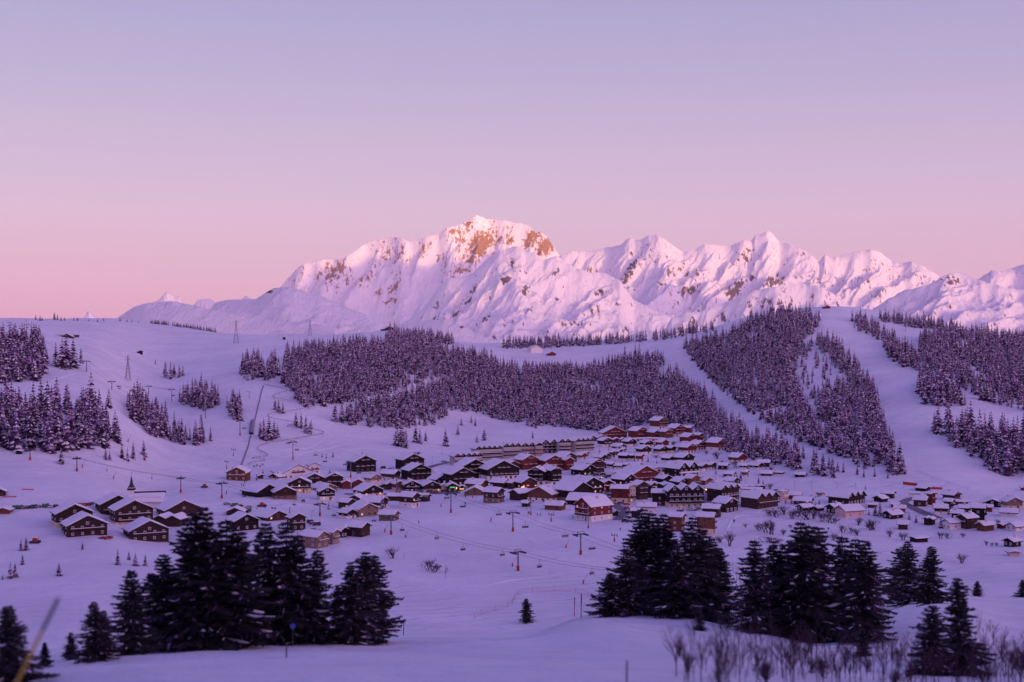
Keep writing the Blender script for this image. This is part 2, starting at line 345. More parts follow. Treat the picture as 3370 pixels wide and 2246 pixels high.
# ------------------------------------------------------------------ mountains
def mountain_material(name, rockc, rough_scale, rock_gain=1.0):
    m = bpy.data.materials.new(name); m.use_nodes = True; t = m.node_tree; t.nodes.clear()
    o = N(t, 'ShaderNodeOutputMaterial'); p = N(t, 'ShaderNodeBsdfPrincipled'); t.links.new(p.outputs[0], o.inputs[0])
    p.inputs['Roughness'].default_value = .85; p.inputs['Specular IOR Level'].default_value = .1
    cd = N(t, 'ShaderNodeTexCoord'); at = N(t, 'ShaderNodeAttribute', attribute_name='rock')
    mp = N(t, 'ShaderNodeMapping'); mp.inputs['Scale'].default_value = (1.0, .35, .45); mp.inputs['Rotation'].default_value = (0, .45, 0)
    t.links.new(cd.outputs['Object'], mp.inputs['Vector'])
    n1 = N(t, 'ShaderNodeTexNoise', inp={'Scale': rough_scale, 'Detail': 8.0, 'Roughness': .68}); t.links.new(mp.outputs[0], n1.inputs['Vector'])
    ad = N(t, 'ShaderNodeMath', operation='ADD'); t.links.new(at.outputs['Fac'], ad.inputs[0])
    mh = N(t, 'ShaderNodeMath', operation='MULTIPLY_ADD', inp={1: 2.4, 2: -.72}); t.links.new(n1.outputs[0], mh.inputs[0]); t.links.new(mh.outputs[0], ad.inputs[1])
    mr = N(t, 'ShaderNodeMapRange', interpolation_type='SMOOTHSTEP', inp={1: .90, 2: 1.10, 3: 0, 4: rock_gain}); t.links.new(ad.outputs[0], mr.inputs[0])
    n2 = N(t, 'ShaderNodeTexNoise', inp={'Scale': rough_scale*1.7, 'Detail': 6.0}); t.links.new(cd.outputs['Object'], n2.inputs['Vector'])
    rr = N(t, 'ShaderNodeValToRGB'); e = rr.color_ramp.elements
    e[0].position = .3; e[0].color = (rockc[0]*.6, rockc[1]*.6, rockc[2]*.6, 1); e[1].position = .72; e[1].color = (rockc[0]*1.5, rockc[1]*1.5, rockc[2]*1.5, 1)
    t.links.new(n2.outputs[0], rr.inputs[0])
    mx = N(t, 'ShaderNodeMix', data_type='RGBA'); mx.inputs[6].default_value = (.86, .83, .86, 1)
    t.links.new(mr.outputs[0], mx.inputs[0]); t.links.new(rr.outputs[0], mx.inputs[7]); t.links.new(mx.outputs[2], p.inputs['Base Color'])
    b = N(t, 'ShaderNodeBump', inp={'Strength': 1.0, 'Distance': .45/rough_scale}); t.links.new(n1.outputs[0], b.inputs['Height']); t.links.new(b.outputs[0], p.inputs['Normal'])
    return m
MT_WARM = mountain_material('mountain_rock_warm', (.38, .22, .145), .017)  # lit copy: golden sunlight tone put into the summit's rock colour
MT_COOL = mountain_material('mountain_rock_cool', (.18, .13, .15), .020)  # shaded copy: violet-grey shade tone put into the rock colour
MT_SOFT = mountain_material('mountain_soft', (.16, .12, .13), .012)

def mountain(name, label, crest, D, L, zb, nu, ns, A, lam, skew, seed, m, jag=1.5, dvar=.03, gam=1.25, patches=(), rock=(.30, .55), rk=.55,
             top=.10, back=1500, oct_=6, along=3.0, uwarp=.35, tail=300):
    cu = np.array([c[0] for c in crest], float); cv = np.array([c[1] for c in crest], float)
    cu = np.concatenate([[cu[0]-tail], cu, [cu[-1]+tail]]); cv = np.concatenate([[1250], cv, [1250]])
    us = np.linspace(cu[0], cu[-1], nu); vc = np.interp(us, cu, cv)
    k = np.hanning(5); k /= k.sum(); vc = np.convolve(np.pad(vc, 2, mode='edge'), k, 'valid')
    jg = jag*(ridged(us/24, us*0+.5, 4, seed+5)-.55)*3.0
    Du = D*(1+dvar*fbm(us/260, us*0, 3, seed+9))
    zc = (CY-vc)/F*Du
    nb = 5
    s = np.concatenate([-np.linspace(1, 0, nb, endpoint=False), np.linspace(0, 1, ns)**1.35])
    S = np.broadcast_to(s[None], (nu, len(s))); DU = Du[:, None]; ZC = zc[:, None]
    Sp = np.clip(S, 0, 1); Yq = np.where(S < 0, DU-S*back, DU-Sp*L)
    pz = np.where(S < 0, 1.0, (1-Sp)**gam)
    Zq = zb+(ZC-zb)*pz - np.where(S < 0, -S*back*.8, 0)
    Zq = Zq+(jg/F*Du)[:, None]*np.exp(-np.abs(S)/.025)
    Xq = (us[:, None]-CX)/F*Yq
    q1 = ((us[:, None]-CX)/F*D+skew*(DU-Yq))/lam; q2 = (DU-Yq)/(lam*along)
    wx = fbm(Xq/lam*.7, Yq/lam*.4, 3, seed+1)*uwarp
    R = ridged(q1+wx, q2+wx*.5, oct_, seed, .60)
    amp = sstep(0, top, Sp)*(1-.35*Sp)*np.where(S < 0, 0, 1)
    fine = fbm(Xq/lam*5, Yq/lam*3, 4, seed+2)
    Zq = Zq-A*amp*(1.05-R)*1.35+A*.16*fine*sstep(0, top*.6, Sp)
    # rock where it is too steep for snow, on spur crests and on the bare faces seen in the photograph
    dXu = np.gradient(Xq, axis=0); dYu = np.gradient(Yq, axis=0); dZu = np.gradient(Zq, axis=0)
    dXs = np.gradient(Xq, axis=1); dYs = np.gradient(Yq, axis=1); dZs = np.gradient(Zq, axis=1)
    nx = dYu*dZs-dZu*dYs; ny = dZu*dXs-dXu*dZs; nz = dXu*dYs-dYu*dXs
    nzn = np.abs(nz)/np.sqrt(nx*nx+ny*ny+nz*nz+1e-9)
    steep = sstep(rock[0], rock[1], 1-nzn)
    rk_a = rk*steep*(.55+.9*fbm(Xq/lam*1.3, Yq/lam*1.3, 4, seed+3)) + .12*sstep(.55, .8, R)*steep
    uu_, vv_ = proj(Xq, Yq, Zq)
    wob = fbm(uu_/9+vv_/16, vv_/11, 5, seed+7, .65)
    for (pu, pv, ru, rv, st) in patches:
        r = np.sqrt(((uu_-pu+ .45*(vv_-pv))/ru)**2+((vv_-pv)/rv)**2)
        rk_a = rk_a+st*sstep(1.25, .35, r+wob*1.1)
    me = newmesh(name, np.stack([Xq, Yq, Zq], -1).reshape(-1, 3), grid_faces(nu, len(s)), [m], smooth=True)
    attr(me, 'rock', np.clip(rk_a, 0, .95))
    mk(name, me, kind='structure', label=label, cat='mountain')

MB_CREST = [(880,985),(926,941),(957,905),(998,867),(1044,857),(1084,854),(1130,851),(1171,823),(1212,798),(1283,781),(1314,784),(1350,795),(1395,783),(1441,772),
 (1467,752),(1508,744),(1548,721),(1562,712),(1571,709),(1580,713),(1600,721),(1645,724),(1686,732),(1732,739),(1745,747),(1762,764),(1779,764),(1803,782),(1820,810),(1833,830),(1848,850),(1885,930),(1930,1000)]
mountain('mountain_summit', 'highest snow and rock summit catching the last golden sunlight', MB_CREST, 27000, 2500, 0, 620, 320, 320, 900, .5, 11, MT_WARM, jag=1.2,
  patches=[(1582,806,40,50,.6),(1541,738,12,9,.5),(1487,762,12,10,.45),(1395,816,24,28,.26),(1548,856,14,14,.5),(1643,789,10,15,.5),(1680,793,14,15,.5),(1748,784,26,44,.55),
           (1797,812,34,46,.62),(1296,837,42,30,.22),(1296,949,20,36,.36),(1245,966,18,16,.4),(1280,996,32,18,.45),(1184,922,44,34,.20),(1517,891,36,10,.5),(1100,900,50,25,.14),(1450,850,30,20,.25),(1640,842,40,14,.35)],
  rock=(.26, .55), rk=.5)
mountain('mountain_range', 'long pink lit snow range with sharp spurs east of the summit',
 [(1780,930),(1837,846),(1884,826),(1934,827),(1998,815),(2041,806),(2071,783),(2090,788),(2112,790),(2124,782),(2136,775),(2150,776),(2167,773),(2190,788),(2218,812),(2248,830),(2289,820),(2321,802),(2367,809),(2405,810),
  (2445,792),(2476,790),(2483,776),(2510,768),(2527,761),(2544,771),(2564,796),(2598,805),(2639,819),(2666,836),(2697,862),(2714,838),(2738,849),(2762,846),(2786,836),(2830,828),(2864,821),(2899,831),(2935,861),(2970,868),(2999,861),
  (3034,873),(3084,905),(3134,915),(3200,930),(3225,915),(3261,891),(3300,893),(3332,884),(3368,871),(3420,880),(3600,860)],
 21000, 3400, -200, 1000, 240, 250, 640, .62, 23, MT_COOL, jag=1.3, top=.16,
 patches=[(2078,880,18,34,.5),(2061,924,18,18,.45),(2269,958,36,19,.55),(2422,951,30,38,.6),(2476,917,22,11,.55),(2545,926,38,18,.42),(2177,938,20,14,.42),(2195,906,10,10,.45),(2640,836,25,10,.4),(2860,890,30,20,.25)], rock=(.24, .55), rk=.5)
mountain('mountain_ridge', 'broad snowy ridge with rock outcrops below the golden summit',
 [(1290,1090),(1354,1048),(1402,1003),(1440,950),(1476,918),(1541,906),(1558,896),(1602,854),(1643,827),(1674,818),(1697,810),(1714,815),(1728,828),(1762,834),(1789,858),(1812,848),(1830,842),(1846,852),(1864,864),(1898,884),(1949,898),(1984,897),
  (2041,922),(2083,985),(2140,1015),(2197,1037),(2225,1070)],
 15000, 2600, -250, 640, 290, 165, 450, .58, 37, MT_COOL, jag=1.0, top=.22,
 patches=[(1663,922,24,15,.5),(1687,857,10,14,.35),(1531,993,22,12,.5),(1500,1030,16,14,.45),(1602,1044,14,16,.48),(1725,959,18,26,.42),(1830,890,12,30,.35),(1977,962,34,17,.5),(2126,1033,40,12,.4),(1828,985,14,12,.5),(1760,1010,30,25,.28),(1560,1070,20,10,.35),(1880,1060,50,14,.28)], rock=(.22, .5), rk=.5)
mountain('mountain_spur', 'craggy snow spur behind the wooded hill on the east side',
 [(2150,1110),(2190,1080),(2211,1046),(2258,1029),(2306,1026),(2367,1002),(2428,982),(2476,958),(2520,950),(2558,941),(2600,940),(2646,934),(2714,948),(2748,972),(2799,1009),(2850,1030)],
 10500, 1300, -250, 440, 180, 95, 300, .55, 51, MT_COOL, jag=1.6, rock=(.18, .45), rk=.6, top=.14)
mountain('mountain_shoulder', 'dark crested snow shoulder at the far east end of the range',
 [(2800,1060),(2892,1005),(2940,975),(2978,955),(3020,948),(3063,935),(3095,915),(3120,902),(3140,898),(3162,898),(3190,908),(3219,921),(3261,934),(3310,945),(3368,955),(3450,965),(3600,960)],
 16000, 3600, -250, 400, 200, 130, 480, .4, 63, MT_COOL, jag=1.8, rock=(.2, .5), rk=.55, top=.10, gam=1.1,
 patches=[(3120,925,60,22,.35),(3200,935,30,14,.3)])
mountain('snow_dome', 'smooth snowy dome hill left of the big summit', 
 [(640,1060),(689,1022),(708,997),(746,987),(800,986),(842,985),(875,963),(900,950),(930,946),(966,950),(1010,962),(1052,973),(1120,1003),(1212,1038),(1263,1058),(1330,1085)],
 6200, 2600, -330, 380, 150, 75, 420, .35, 71, MT_SOFT, jag=.25, rock=(.5, .9), rk=.25, top=.25, back=700, oct_=4, along=4.0, dvar=.015,
 patches=[(885,960,16,8,.6),(905,948,10,8,.6),(948,946,10,6,.5),(800,1000,14,4,.2)])
mountain('snow_hill', 'rounded snowy ski hill with a lift station on top',
 [(300,1075),(382,1049),(440,1011),(478,999),(520,994),(569,991),(622,1003),(717,1024),(813,1043),(900,1056),(1000,1062),(1100,1075)],
 3900, 1200, -260, 300, 90, 22, 300, .2, 83, MT_SOFT, jag=.1, rock=(.6, .95), rk=.12, top=.3, back=500, oct_=3, along=4.0, dvar=.01)
mountain('snow_knoll', 'low snowy knoll above the forest in front of the range',
 [(1180,1105),(1260,1085),(1334,1064),(1400,1056),(1462,1050),(1518,1072),(1594,1108),(1660,1130)],
 3500, 900, -200, 220, 80, 24, 220, .4, 91, MT_SOFT, jag=.3, rock=(.5, .9), rk=.3, top=.3, back=400, oct_=4, patches=[(1520,1078,16,7,.55),(1480,1066,10,4,.4)], dvar=.01)
mountain('snow_mound', 'small smooth snow mound under the spur', [(2040,1125),(2080,1100),(2119,1089),(2160,1094),(2210,1110),(2260,1125)],
 3300, 700, -200, 120, 50, 8, 200, .3, 95, MT_SOFT, jag=.1, rock=(.7, .95), rk=.1, top=.3, back=300, oct_=3, dvar=.01)
for nm, lb, cr_, sd in (('mountain_peak', 'small pink pyramid peak far beyond the snowy ski hill', [(505,1000),(525,985),(540,968),(550,961),(562,968),(575,978),(588,975),(600,992)], 101),
                        ('mountain_peak', 'small pink jagged peak group beside the smooth dome', [(635,1005),(648,992),(662,985),(674,986),(690,985),(704,992),(712,1010)], 103),
                        ('mountain_peak', 'tiny pink needle peak just left of the smooth dome crest', [(785,1000),(798,984),(808,971),(816,980),(832,985),(850,1000)], 105),
                        ('mountain_peak', 'tiny pink pyramid peak above the left crest line', [(270,1060),(282,1035),(292,1024),(305,1034),(318,1042),(338,1052),(350,1062)], 107)):
    mountain(nm, lb, cr_, 30000, 4000, 0, 130, 60, 380, 500, .4, sd, MT_COOL, jag=1.0, rock=(.45, .8), rk=.5, dvar=.01, tail=30, top=.08)
# ------------------------------------------------------------------ trees
def far_spruce(seed, slim=1.0, tiers=11, per=9):
    """unit-height snow dusted spruce for the slopes (needles, frosted boughs, snow)"""
    r = random.Random(seed); b = MB()
    b.tube((0, 0, -.05), (0, 0, .5), .016, .008, 5, 3)
    for k in range(tiers):
        f = k/(tiers-1); z = .06+.90*f**.92; rad = (.205*slim*(1-f)**.82+.014)*r.uniform(.88, 1.10)
        n = max(4, int(per*(1-.45*f))); a0 = r.random()*6.28
        for i in range(n):
            a = a0+6.283*i/n+r.uniform(-.25, .25); L = rad*r.uniform(.72, 1.18); dr = L*r.uniform(.35, .70); wd = 3.3*L/n*r.uniform(.8, 1.25)+.006
            ca, sa = math.cos(a), math.sin(a); zz = z+r.uniform(-.012, .012)
            p0 = (0, 0, zz+.035); t = (ca*L, sa*L, zz-dr); ml, mr_ = (ca*L*.62-sa*wd, sa*L*.62+ca*wd, zz-dr*.72), (ca*L*.62+sa*wd, sa*L*.62-ca*wd, zz-dr*.72)
            b.poly([p0, ml, t, mr_], [(0, 1, 2), (0, 2, 3)], 0 if r.random() < .66 else 1)
            if r.random() < .44:
                q = .010; k1 = r.uniform(.30, .5); k2 = r.uniform(.75, 1.0)
                c0 = (ca*L*k1*.6, sa*L*k1*.6, zz-dr*k1*.5+.035*(1-k1)+q); c1 = (ca*L*k2, sa*L*k2, zz-dr*k2+q+.006); wq = wd*r.uniform(.45, .85)
                km = (k1+k2)/2
                b.poly([c0, (ca*L*km-sa*wq, sa*L*km+ca*wq, zz-dr*km+q), c1, (ca*L*km+sa*wq, sa*L*km-ca*wq, zz-dr*km+q)], [(0, 1, 2), (0, 2, 3)], 2)
    b.poly([(0, 0, 1.03), (.012, 0, .93), (-.006, .011, .93), (-.006, -.011, .93)], [(0, 1, 2), (0, 2, 3), (0, 3, 1)], 0)
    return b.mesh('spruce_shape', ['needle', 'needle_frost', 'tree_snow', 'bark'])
FAR = [far_spruce(s, sl) for s, sl in ((1, 1.0), (2, .85), (3, 1.12), (4, .95), (5, .78), (6, 1.05))]

def poly_in(px, py, P):
    P = np.asarray(P, float); ins = np.zeros(len(px), bool); j = len(P)-1
    for i in range(len(P)):
        c = ((P[i, 1] > py) != (P[j, 1] > py)) & (px < (P[j, 0]-P[i, 0])*(py-P[i, 1])/(P[j, 1]-P[i, 1]+1e-9)+P[i, 0])
        ins ^= c; j = i
    return ins
K2 = 3370/2353.0
ZONES = [   # (polygon of tree feet in the 2353 px picture, spacing m, height m, label, group)
 ([(-90,800),(90,797),(115,845),(95,872),(60,878),(-90,895)], 6.8, 21, 'snow dusted spruce in the upper left forest block beside the slope', 'spruces of the upper left forest'),
 ([(-90,950),(100,945),(220,945),(258,990),(285,1022),(220,1034),(130,1045),(0,1035),(-90,1035)], 6.6, 21, 'snow dusted spruce in the lower left forest block above the ski run', 'spruces of the lower left forest'),
 ([(290,930),(322,932),(372,970),(402,998),(440,1008),(490,1008),(485,1022),(420,1024),(390,1014),(340,998),(300,962)], 6.6, 20, 'snow dusted spruce in the diagonal grove on the left slope', 'spruces of the diagonal grove'),
 ([(410,922),(450,910),(497,915),(500,932),(470,946),(430,936)], 6.5, 20, 'snow dusted spruce in the round grove beside the diagonal one', 'spruces of the round grove'),
 ([(515,912),(530,922),(555,930),(552,976),(535,966),(518,936)], 6.5, 20, 'snow dusted spruce in the narrow upright grove left of the tow track', 'spruces of the narrow grove'),
 ([(543,872),(592,876),(608,858),(592,836),(560,842)], 6.8, 20, 'snow dusted spruce in the small grove under the hilltop pylon', 'spruces under the hilltop pylon'),
 ([(608,878),(638,872),(640,838),(620,842)], 7, 20, 'snow dusted spruce in the thin strip beside the central forest', 'spruces beside the central forest'),
 ([(645,880),(658,822),(720,800),(860,795),(960,797),(1060,808),(1180,842),(1198,862),(1150,896),(1020,866),(900,904),(850,914),(760,932),(700,940)], 6.7, 17.5, 'snow dusted spruce in the central forest left of the village', 'spruces of the central forest'),
 ([(760,972),(830,932),(950,908),(1040,872),(1180,862),(1260,852),(1340,857),(1400,832),(1500,812),(1548,850),(1592,905),(1640,955),(1640,985),(1570,985),(1480,972),(1440,1000),(1330,986),(1230,984),(1150,965),(1080,945),(1040,950),(1000,975),(930,985),(860,985),(800,980)], 6.7, 17.5, 'snow dusted spruce in the forest directly behind the village', 'spruces behind the village'),
 ([(1200,862),(1205,838),(1250,828),(1300,842),(1340,858)], 7, 15, 'spruce below the plateau chalet', 'spruces below the plateau chalet'),
 ([(880,778),(900,763),(960,772),(1045,790),(990,797),(900,792)], 9, 18, 'spruce on the far wooded knoll', 'spruces on the far knoll'),
 ([(1150,797),(1240,791),(1350,787),(1445,782),(1445,790),(1300,799),(1160,803)], 9, 17, 'spruce in the far tree line', 'spruces of the far tree line'),
 ([(1440,783),(1530,776),(1600,762),(1640,756),(1640,762),(1540,781),(1450,790)], 14, 17, 'spruce in the thin tree line along the crest', 'spruces along the crest'),
 ([(1545,805),(1600,792),(1680,772),(1720,742),(1780,722),(1850,727),(1885,732),(1880,752),(1850,782),(1838,830),(1828,870),(1845,930),(1872,985),(1960,1034),(2058,1082),(2010,1088),(1900,1046),(1800,1004),(1720,960),(1650,900),(1600,852)], 6.7, 17, 'snow dusted spruce on the hill between the two pistes', 'spruces between the pistes'),
 ([(1560,880),(1620,905),(1650,948),(1730,1004),(1850,1052),(1950,1094),(1960,1106),(1900,1098),(1800,1075),(1700,1052),(1600,1005)], 7.4, 16, 'snow dusted spruce in the wedge between village and curved piste', 'spruces between village and piste'),
 ([(1870,790),(1885,778),(1915,790),(1962,832),(2000,872),(2012,905),(2022,955),(2062,1042),(2080,1088),(2050,1092),(2000,1042),(1930,1004),(1882,965),(1872,930),(1900,905),(1960,900),(1920,840)], 6.7, 17, 'snow dusted spruce left of the wide straight piste', 'spruces left of the wide piste'),
 ([(1835,800),(1900,790),(1960,900),(1880,930),(1845,900)], 10, 13, 'spruce in the snowy gully', 'spruces in the gully'),
 ([(1955,737),(1990,732),(2030,762),(2065,795),(2050,802),(2000,772),(1960,757)], 7, 15, 'spruce at the top of the wide piste', 'spruces at the piste top'),
 ([(2010,728),(2060,735),(2120,745),(2195,757),(2195,764),(2100,754),(2020,740)], 7, 15, 'spruce on the far right crest', 'spruces on the right crest'),
 ([(2030,794),(2080,802),(2120,840),(2155,872),(2120,882),(2080,852),(2040,822)], 6.7, 17, 'spruce right of the wide piste', 'spruces right of the wide piste'),
 ([(2110,782),(2190,767),(2420,795),(2420,960),(2290,930),(2240,918),(2190,880),(2150,860),(2112,820)], 6.7, 17, 'snow dusted spruce in the dark forest at the right edge', 'spruces of the right edge forest'),
 ([(2110,880),(2160,872),(2200,902),(2222,936),(2180,938),(2110,928)], 7, 21, 'snow dusted spruce in the compact grove right of the wide piste', 'spruces of the compact right grove'),
 ([(2130,988),(2160,978),(2220,992),(2300,1012),(2420,1044),(2420,1100),(2300,1096),(2240,1078),(2180,1034)], 6.8, 23, 'tall spruce in the lower right forest above the farm houses', 'spruces of the lower right forest'),
]
cand = []
for zi, (P, sp, ht, lb, gr) in enumerate(ZONES):
    P = np.array(P)*K2
    pts = np.array([hit(u, v)[:2] for u, v in P]); x0, y0 = pts.min(0)-30; x1, y1 = pts.max(0)+30
    y1 = min(y1, 2300)
    gx, gy = np.meshgrid(np.arange(x0, x1, sp), np.arange(y0, y1, sp*1.15)); gx = gx.ravel(); gy = gy.ravel()
    gx = gx+rng.uniform(-.5, .5, gx.shape)*sp; gy = gy+rng.uniform(-.5, .5, gy.shape)*sp
    gz = H(gx, gy); u, v = proj(gx, gy, gz)
    wob = fbm(gx/22, gy/22, 3, 60)
    ok = poly_in(u+wob*9, v+wob*7, P)
    op = fbm(gx/55, gy/75, 3, 70+zi); ok &= (op > -.30) | (rng.random(len(gx)) < .18)
    for x, y, z, q in zip(gx[ok], gy[ok], gz[ok], wob[ok]):
        cand.append((zi, x, y, z, ht*rng.uniform(.45, 1.2)*(1+.2*q)))
# clearings: the pistes and snow strips stay open, so no tree stands on them or in front of them
CLEAR = [[(1510,785),(1560,788),(1600,838),(1645,886),(1700,933),(1800,1000),(1900,1041),(2010,1090),(1985,1106),(1880,1058),(1780,1012),(1690,962),(1640,916),(1590,866),(1540,818)],
 [(1893,708),(1948,708),(1962,755),(2040,822),(2108,872),(2108,930),(2135,985),(2310,1105),(2100,1105),(2055,1000),(2020,905),(2003,850),(1930,765)],
 [(1070,803),(1190,812),(1300,806),(1400,797),(1500,788),(1540,790),(1500,800),(1400,812),(1340,822),(1260,828),(1190,822)],
 [(880,912),(950,885),(1020,866),(1030,878),(960,905),(890,925)], [(1835,850),(1870,790),(1900,830),(1930,880),(1880,905),(1850,920)]]
cu_ = np.array([proj(*q[1:4]) for q in cand]); ct_ = np.array([proj(q[1], q[2], q[3]+q[4]*.92) for q in cand]); keep = np.ones(len(cand), bool)
for ci, Q_ in enumerate(CLEAR):
    for fr_ in ((0, .35) if ci == 0 else (0,) if ci >= 3 else (0, .5, 1)): m_ = cu_*(1-fr_)+ct_*fr_; keep &= ~(poly_in(m_[:, 0], m_[:, 1], np.array(Q_)*K2) & (rng.random(len(cand)) < (1 if ci < 4 else .3)))
cand = [q for q, k_ in zip(cand, keep) if k_]
cand = [c for c in cand if not (c[2] < 1000 and 1500 < proj(*c[1:4])[0] < 2400)]
cand.sort(key=lambda c: -c[4]/c[2])
NIND = 112
first = {}
for zi, x, y, z, h in cand[:NIND]:
    o = mk('spruce_tree', FAR[rng.integers(6)], loc=(x, y, z-.3), rz=rng.uniform(0, 6.28), scale=(h*rng.uniform(.9, 1.2), h*rng.uniform(.9, 1.2), h),
           label=ZONES[zi][3], cat='tree', group=ZONES[zi][4])
rest = cand[NIND:]
print('TREES', len(cand))

def instancer(name, items, shapes, label, cat):
    """one stuff object: points with scale / rotation / shape index, geometry nodes put a tree on each"""
    me = bpy.data.meshes.new(name); me.vertices.add(len(items)); me.vertices.foreach_set('co', np.array([i[:3] for i in items], np.float32).ravel())
    for an, k in (('hgt', 3), ('wid', 4), ('rz', 5), ('shape', 6)): attr(me, an, [i[k] for i in items])
    ob = mk(name, me, label=label, cat=cat, kind='stuff')
    ng = bpy.data.node_groups.new(name+'_nodes', 'GeometryNodeTree')
    ng.interface.new_socket('Geometry', in_out='INPUT', socket_type='NodeSocketGeometry'); ng.interface.new_socket('Geometry', in_out='OUTPUT', socket_type='NodeSocketGeometry')
    gi = N(ng, 'NodeGroupInput'); go = N(ng, 'NodeGroupOutput'); jn = N(ng, 'GeometryNodeJoinGeometry')
    def att(nm):
        n = N(ng, 'GeometryNodeInputNamedAttribute', data_type='FLOAT'); n.inputs['Name'].default_value = nm; return n.outputs[0]
    cs = N(ng, 'ShaderNodeCombineXYZ'); ng.links.new(att('wid'), cs.inputs[0]); ng.links.new(att('wid'), cs.inputs[1]); ng.links.new(att('hgt'), cs.inputs[2])
    crz = N(ng, 'ShaderNodeCombineXYZ'); ng.links.new(att('rz'), crz.inputs[2])
    for k, so_ in enumerate(shapes):
        cmp_ = N(ng, 'FunctionNodeCompare', data_type='FLOAT', operation='EQUAL'); cmp_.inputs['B'].default_value = float(k); cmp_.inputs['Epsilon'].default_value = .1
        ng.links.new(att('shape'), cmp_.inputs['A'])
        oi = N(ng, 'GeometryNodeObjectInfo', transform_space='ORIGINAL'); oi.inputs['Object'].default_value = so_; oi.inputs['As Instance'].default_value = True
        ip = N(ng, 'GeometryNodeInstanceOnPoints')
        ng.links.new(gi.outputs[0], ip.inputs['Points']); ng.links.new(cmp_.outputs[0], ip.inputs['Selection']); ng.links.new(oi.outputs['Geometry'], ip.inputs['Instance'])
        ng.links.new(crz.outputs[0], ip.inputs['Rotation']); ng.links.new(cs.outputs[0], ip.inputs['Scale']); ng.links.new(ip.outputs[0], jn.inputs[0])
    ng.links.new(jn.outputs[0], go.inputs[0])
    md = ob.modifiers.new('trees', 'NODES'); md.node_group = ng
    return ob
by_shape = {}
for o in COL.objects:
    if o.name.startswith('spruce_tree') and o.data.name not in by_shape: by_shape[o.data.name] = o
shp = [by_shape[m.name] for m in FAR]
items = [(x, y, z-.3, h, h*rng.uniform(.78, 1.05), rng.uniform(0, 6.28), rng.integers(6)) for zi, x, y, z, h in rest]
def tiny(u, vb, vt):
    p = hit(u, vb); h = (vb-vt)/F*p[1]
    items.append((p[0], p[1], p[2]-.25, h, h*1.3, rng.uniform(0, 6.28), rng.integers(6)))
for i, (x, b, c) in enumerate([(60,740,732),(82,735,722),(92,737,724),(97,737,728),(125,736,717),(132,736,722),(140,737,725),(148,737,727),(170,738,727),(178,738,728),(204,738,732),(224,740,732),(238,738,729),(276,739,728),(292,740,731),(303,741,734),(318,742,737)]):
    tiny(x*K2, b*K2, c*K2)
for i in range(46):
    t = i/45; x = 348+148*t+rng.uniform(-1.5, 1.5); b = 743+20*t**1.1
    if 0.27 < t < .32: continue
    tiny(x*K2, b*K2+1.5, (b-rng.uniform(8, 12))*K2)

instancer('forest', items, shp, 'dense snow dusted spruce forest covering the hills behind the village', 'forest')

def lone(u, vb, vt, label, group=None, wid=1.1, k=None, dmin=60):
    p = hit(u, vb, dmin); h = (vb-vt)/F*p[1]*1.03
    return mk('spruce_tree', FAR[rng.integers(6) if k is None else k], loc=(p[0], p[1], p[2]-.25), rz=rng.uniform(0, 6.28), scale=(h*wid, h*wid, h), label=label, cat='tree', group=group)
# trees that stand alone or in twos and threes, (x, foot, top) in the 2353 px picture
def lones(lst, label, group, wid=1.1):
    for a, b, c in lst: lone(a*K2, b*K2, c*K2, label, group, wid)
lones([(128,843,788),(143,848,778),(152,846,770),(168,845,780),(186,835,800)], 'spruce in the five tree clump right of the upper left forest', 'clump beside the upper left forest')
lones([(380,868,830),(392,872,832),(400,866,835),(412,868,838),(420,864,840)], 'spruce in the small clump in the hollow below the lattice pylon', 'clump in the hollow')
lone(357*K2, 838*K2, 826*K2, 'lone small spruce above the clump in the hollow')
lone(250*K2, 937*K2, 894*K2, 'lone dark spruce between the two left forest blocks')
lone(141*K2, 1067*K2, 1028*K2, 'lone dark spruce standing below the lower left forest block')
lones([(243,1057,1030),(252,1058,1036)], 'squat spruce of the pair below the lower left forest corner', 'pair below the left forest')
lones([(280,1054,1022),(293,1060,1030),(306,1056,1018),(330,1048,1012),(332,1058,1040)], 'spruce in the loose clump beside the red snow cannon', 'clump beside the red cannon')
lones([(598,1005,970),(606,1010,962),(618,1012,958),(630,1008,965),(638,1005,975),(612,1014,985)], 'spruce in the clump beside the coaster bend', 'clump beside the coaster bend')
lones([(632,942,915),(640,948,918),(650,950,925),(645,952,938)], 'spruce in the small clump inside the upper coaster loop', 'clump in the upper coaster loop')
lones([(680,982,946),(692,985,950),(703,995,955),(712,998,968),(715,985,965)], 'spruce in the clump at the coaster trestle', 'clump at the coaster trestle')
lones([(912,1025,975),(920,1028,985),(933,1030,988),(925,1022,970)], 'spruce in the tall clump at the forest foot', 'tall clump at the forest foot')
lones([(955,1018,975),(965,1020,985),(978,1014,990)], 'spruce of the trio right of the tall clump', 'trio at the forest foot')
lone(1024*K2, 1026*K2, 985*K2, 'lone bushy spruce right of the trio at the forest foot')
lones([(1052,1000,978),(1092,980,960),(1060,978,960),(1083,972,955),(1150,965,948),(1175,970,950)], 'small spruce on the open snow just below the forest edge', 'small spruces under the forest edge')
lone(1113*K2, 1013*K2, 983*K2, 'lone broad spruce above the long white apartment row', wid=1.3)
lone(1096*K2, 1018*K2, 998*K2, 'small spruce beside the broad one above the apartment row')
lone(1224*K2, 1008*K2, 990*K2, 'lone spruce above the dark apartment gables')
lones([(740,1052,1040),(750,1054,1042),(765,1052,1038),(832,1050,1036),(842,1052,1042)], 'very small spruce on the nursery slope above the white hotel', 'small trees above the white hotel')
lones([(2068,1088,1018),(2056,1092,1042),(2076,1090,1048)], 'tall spruce at the lower tip of the forest beside the wide piste', 'trees at the forest tip')
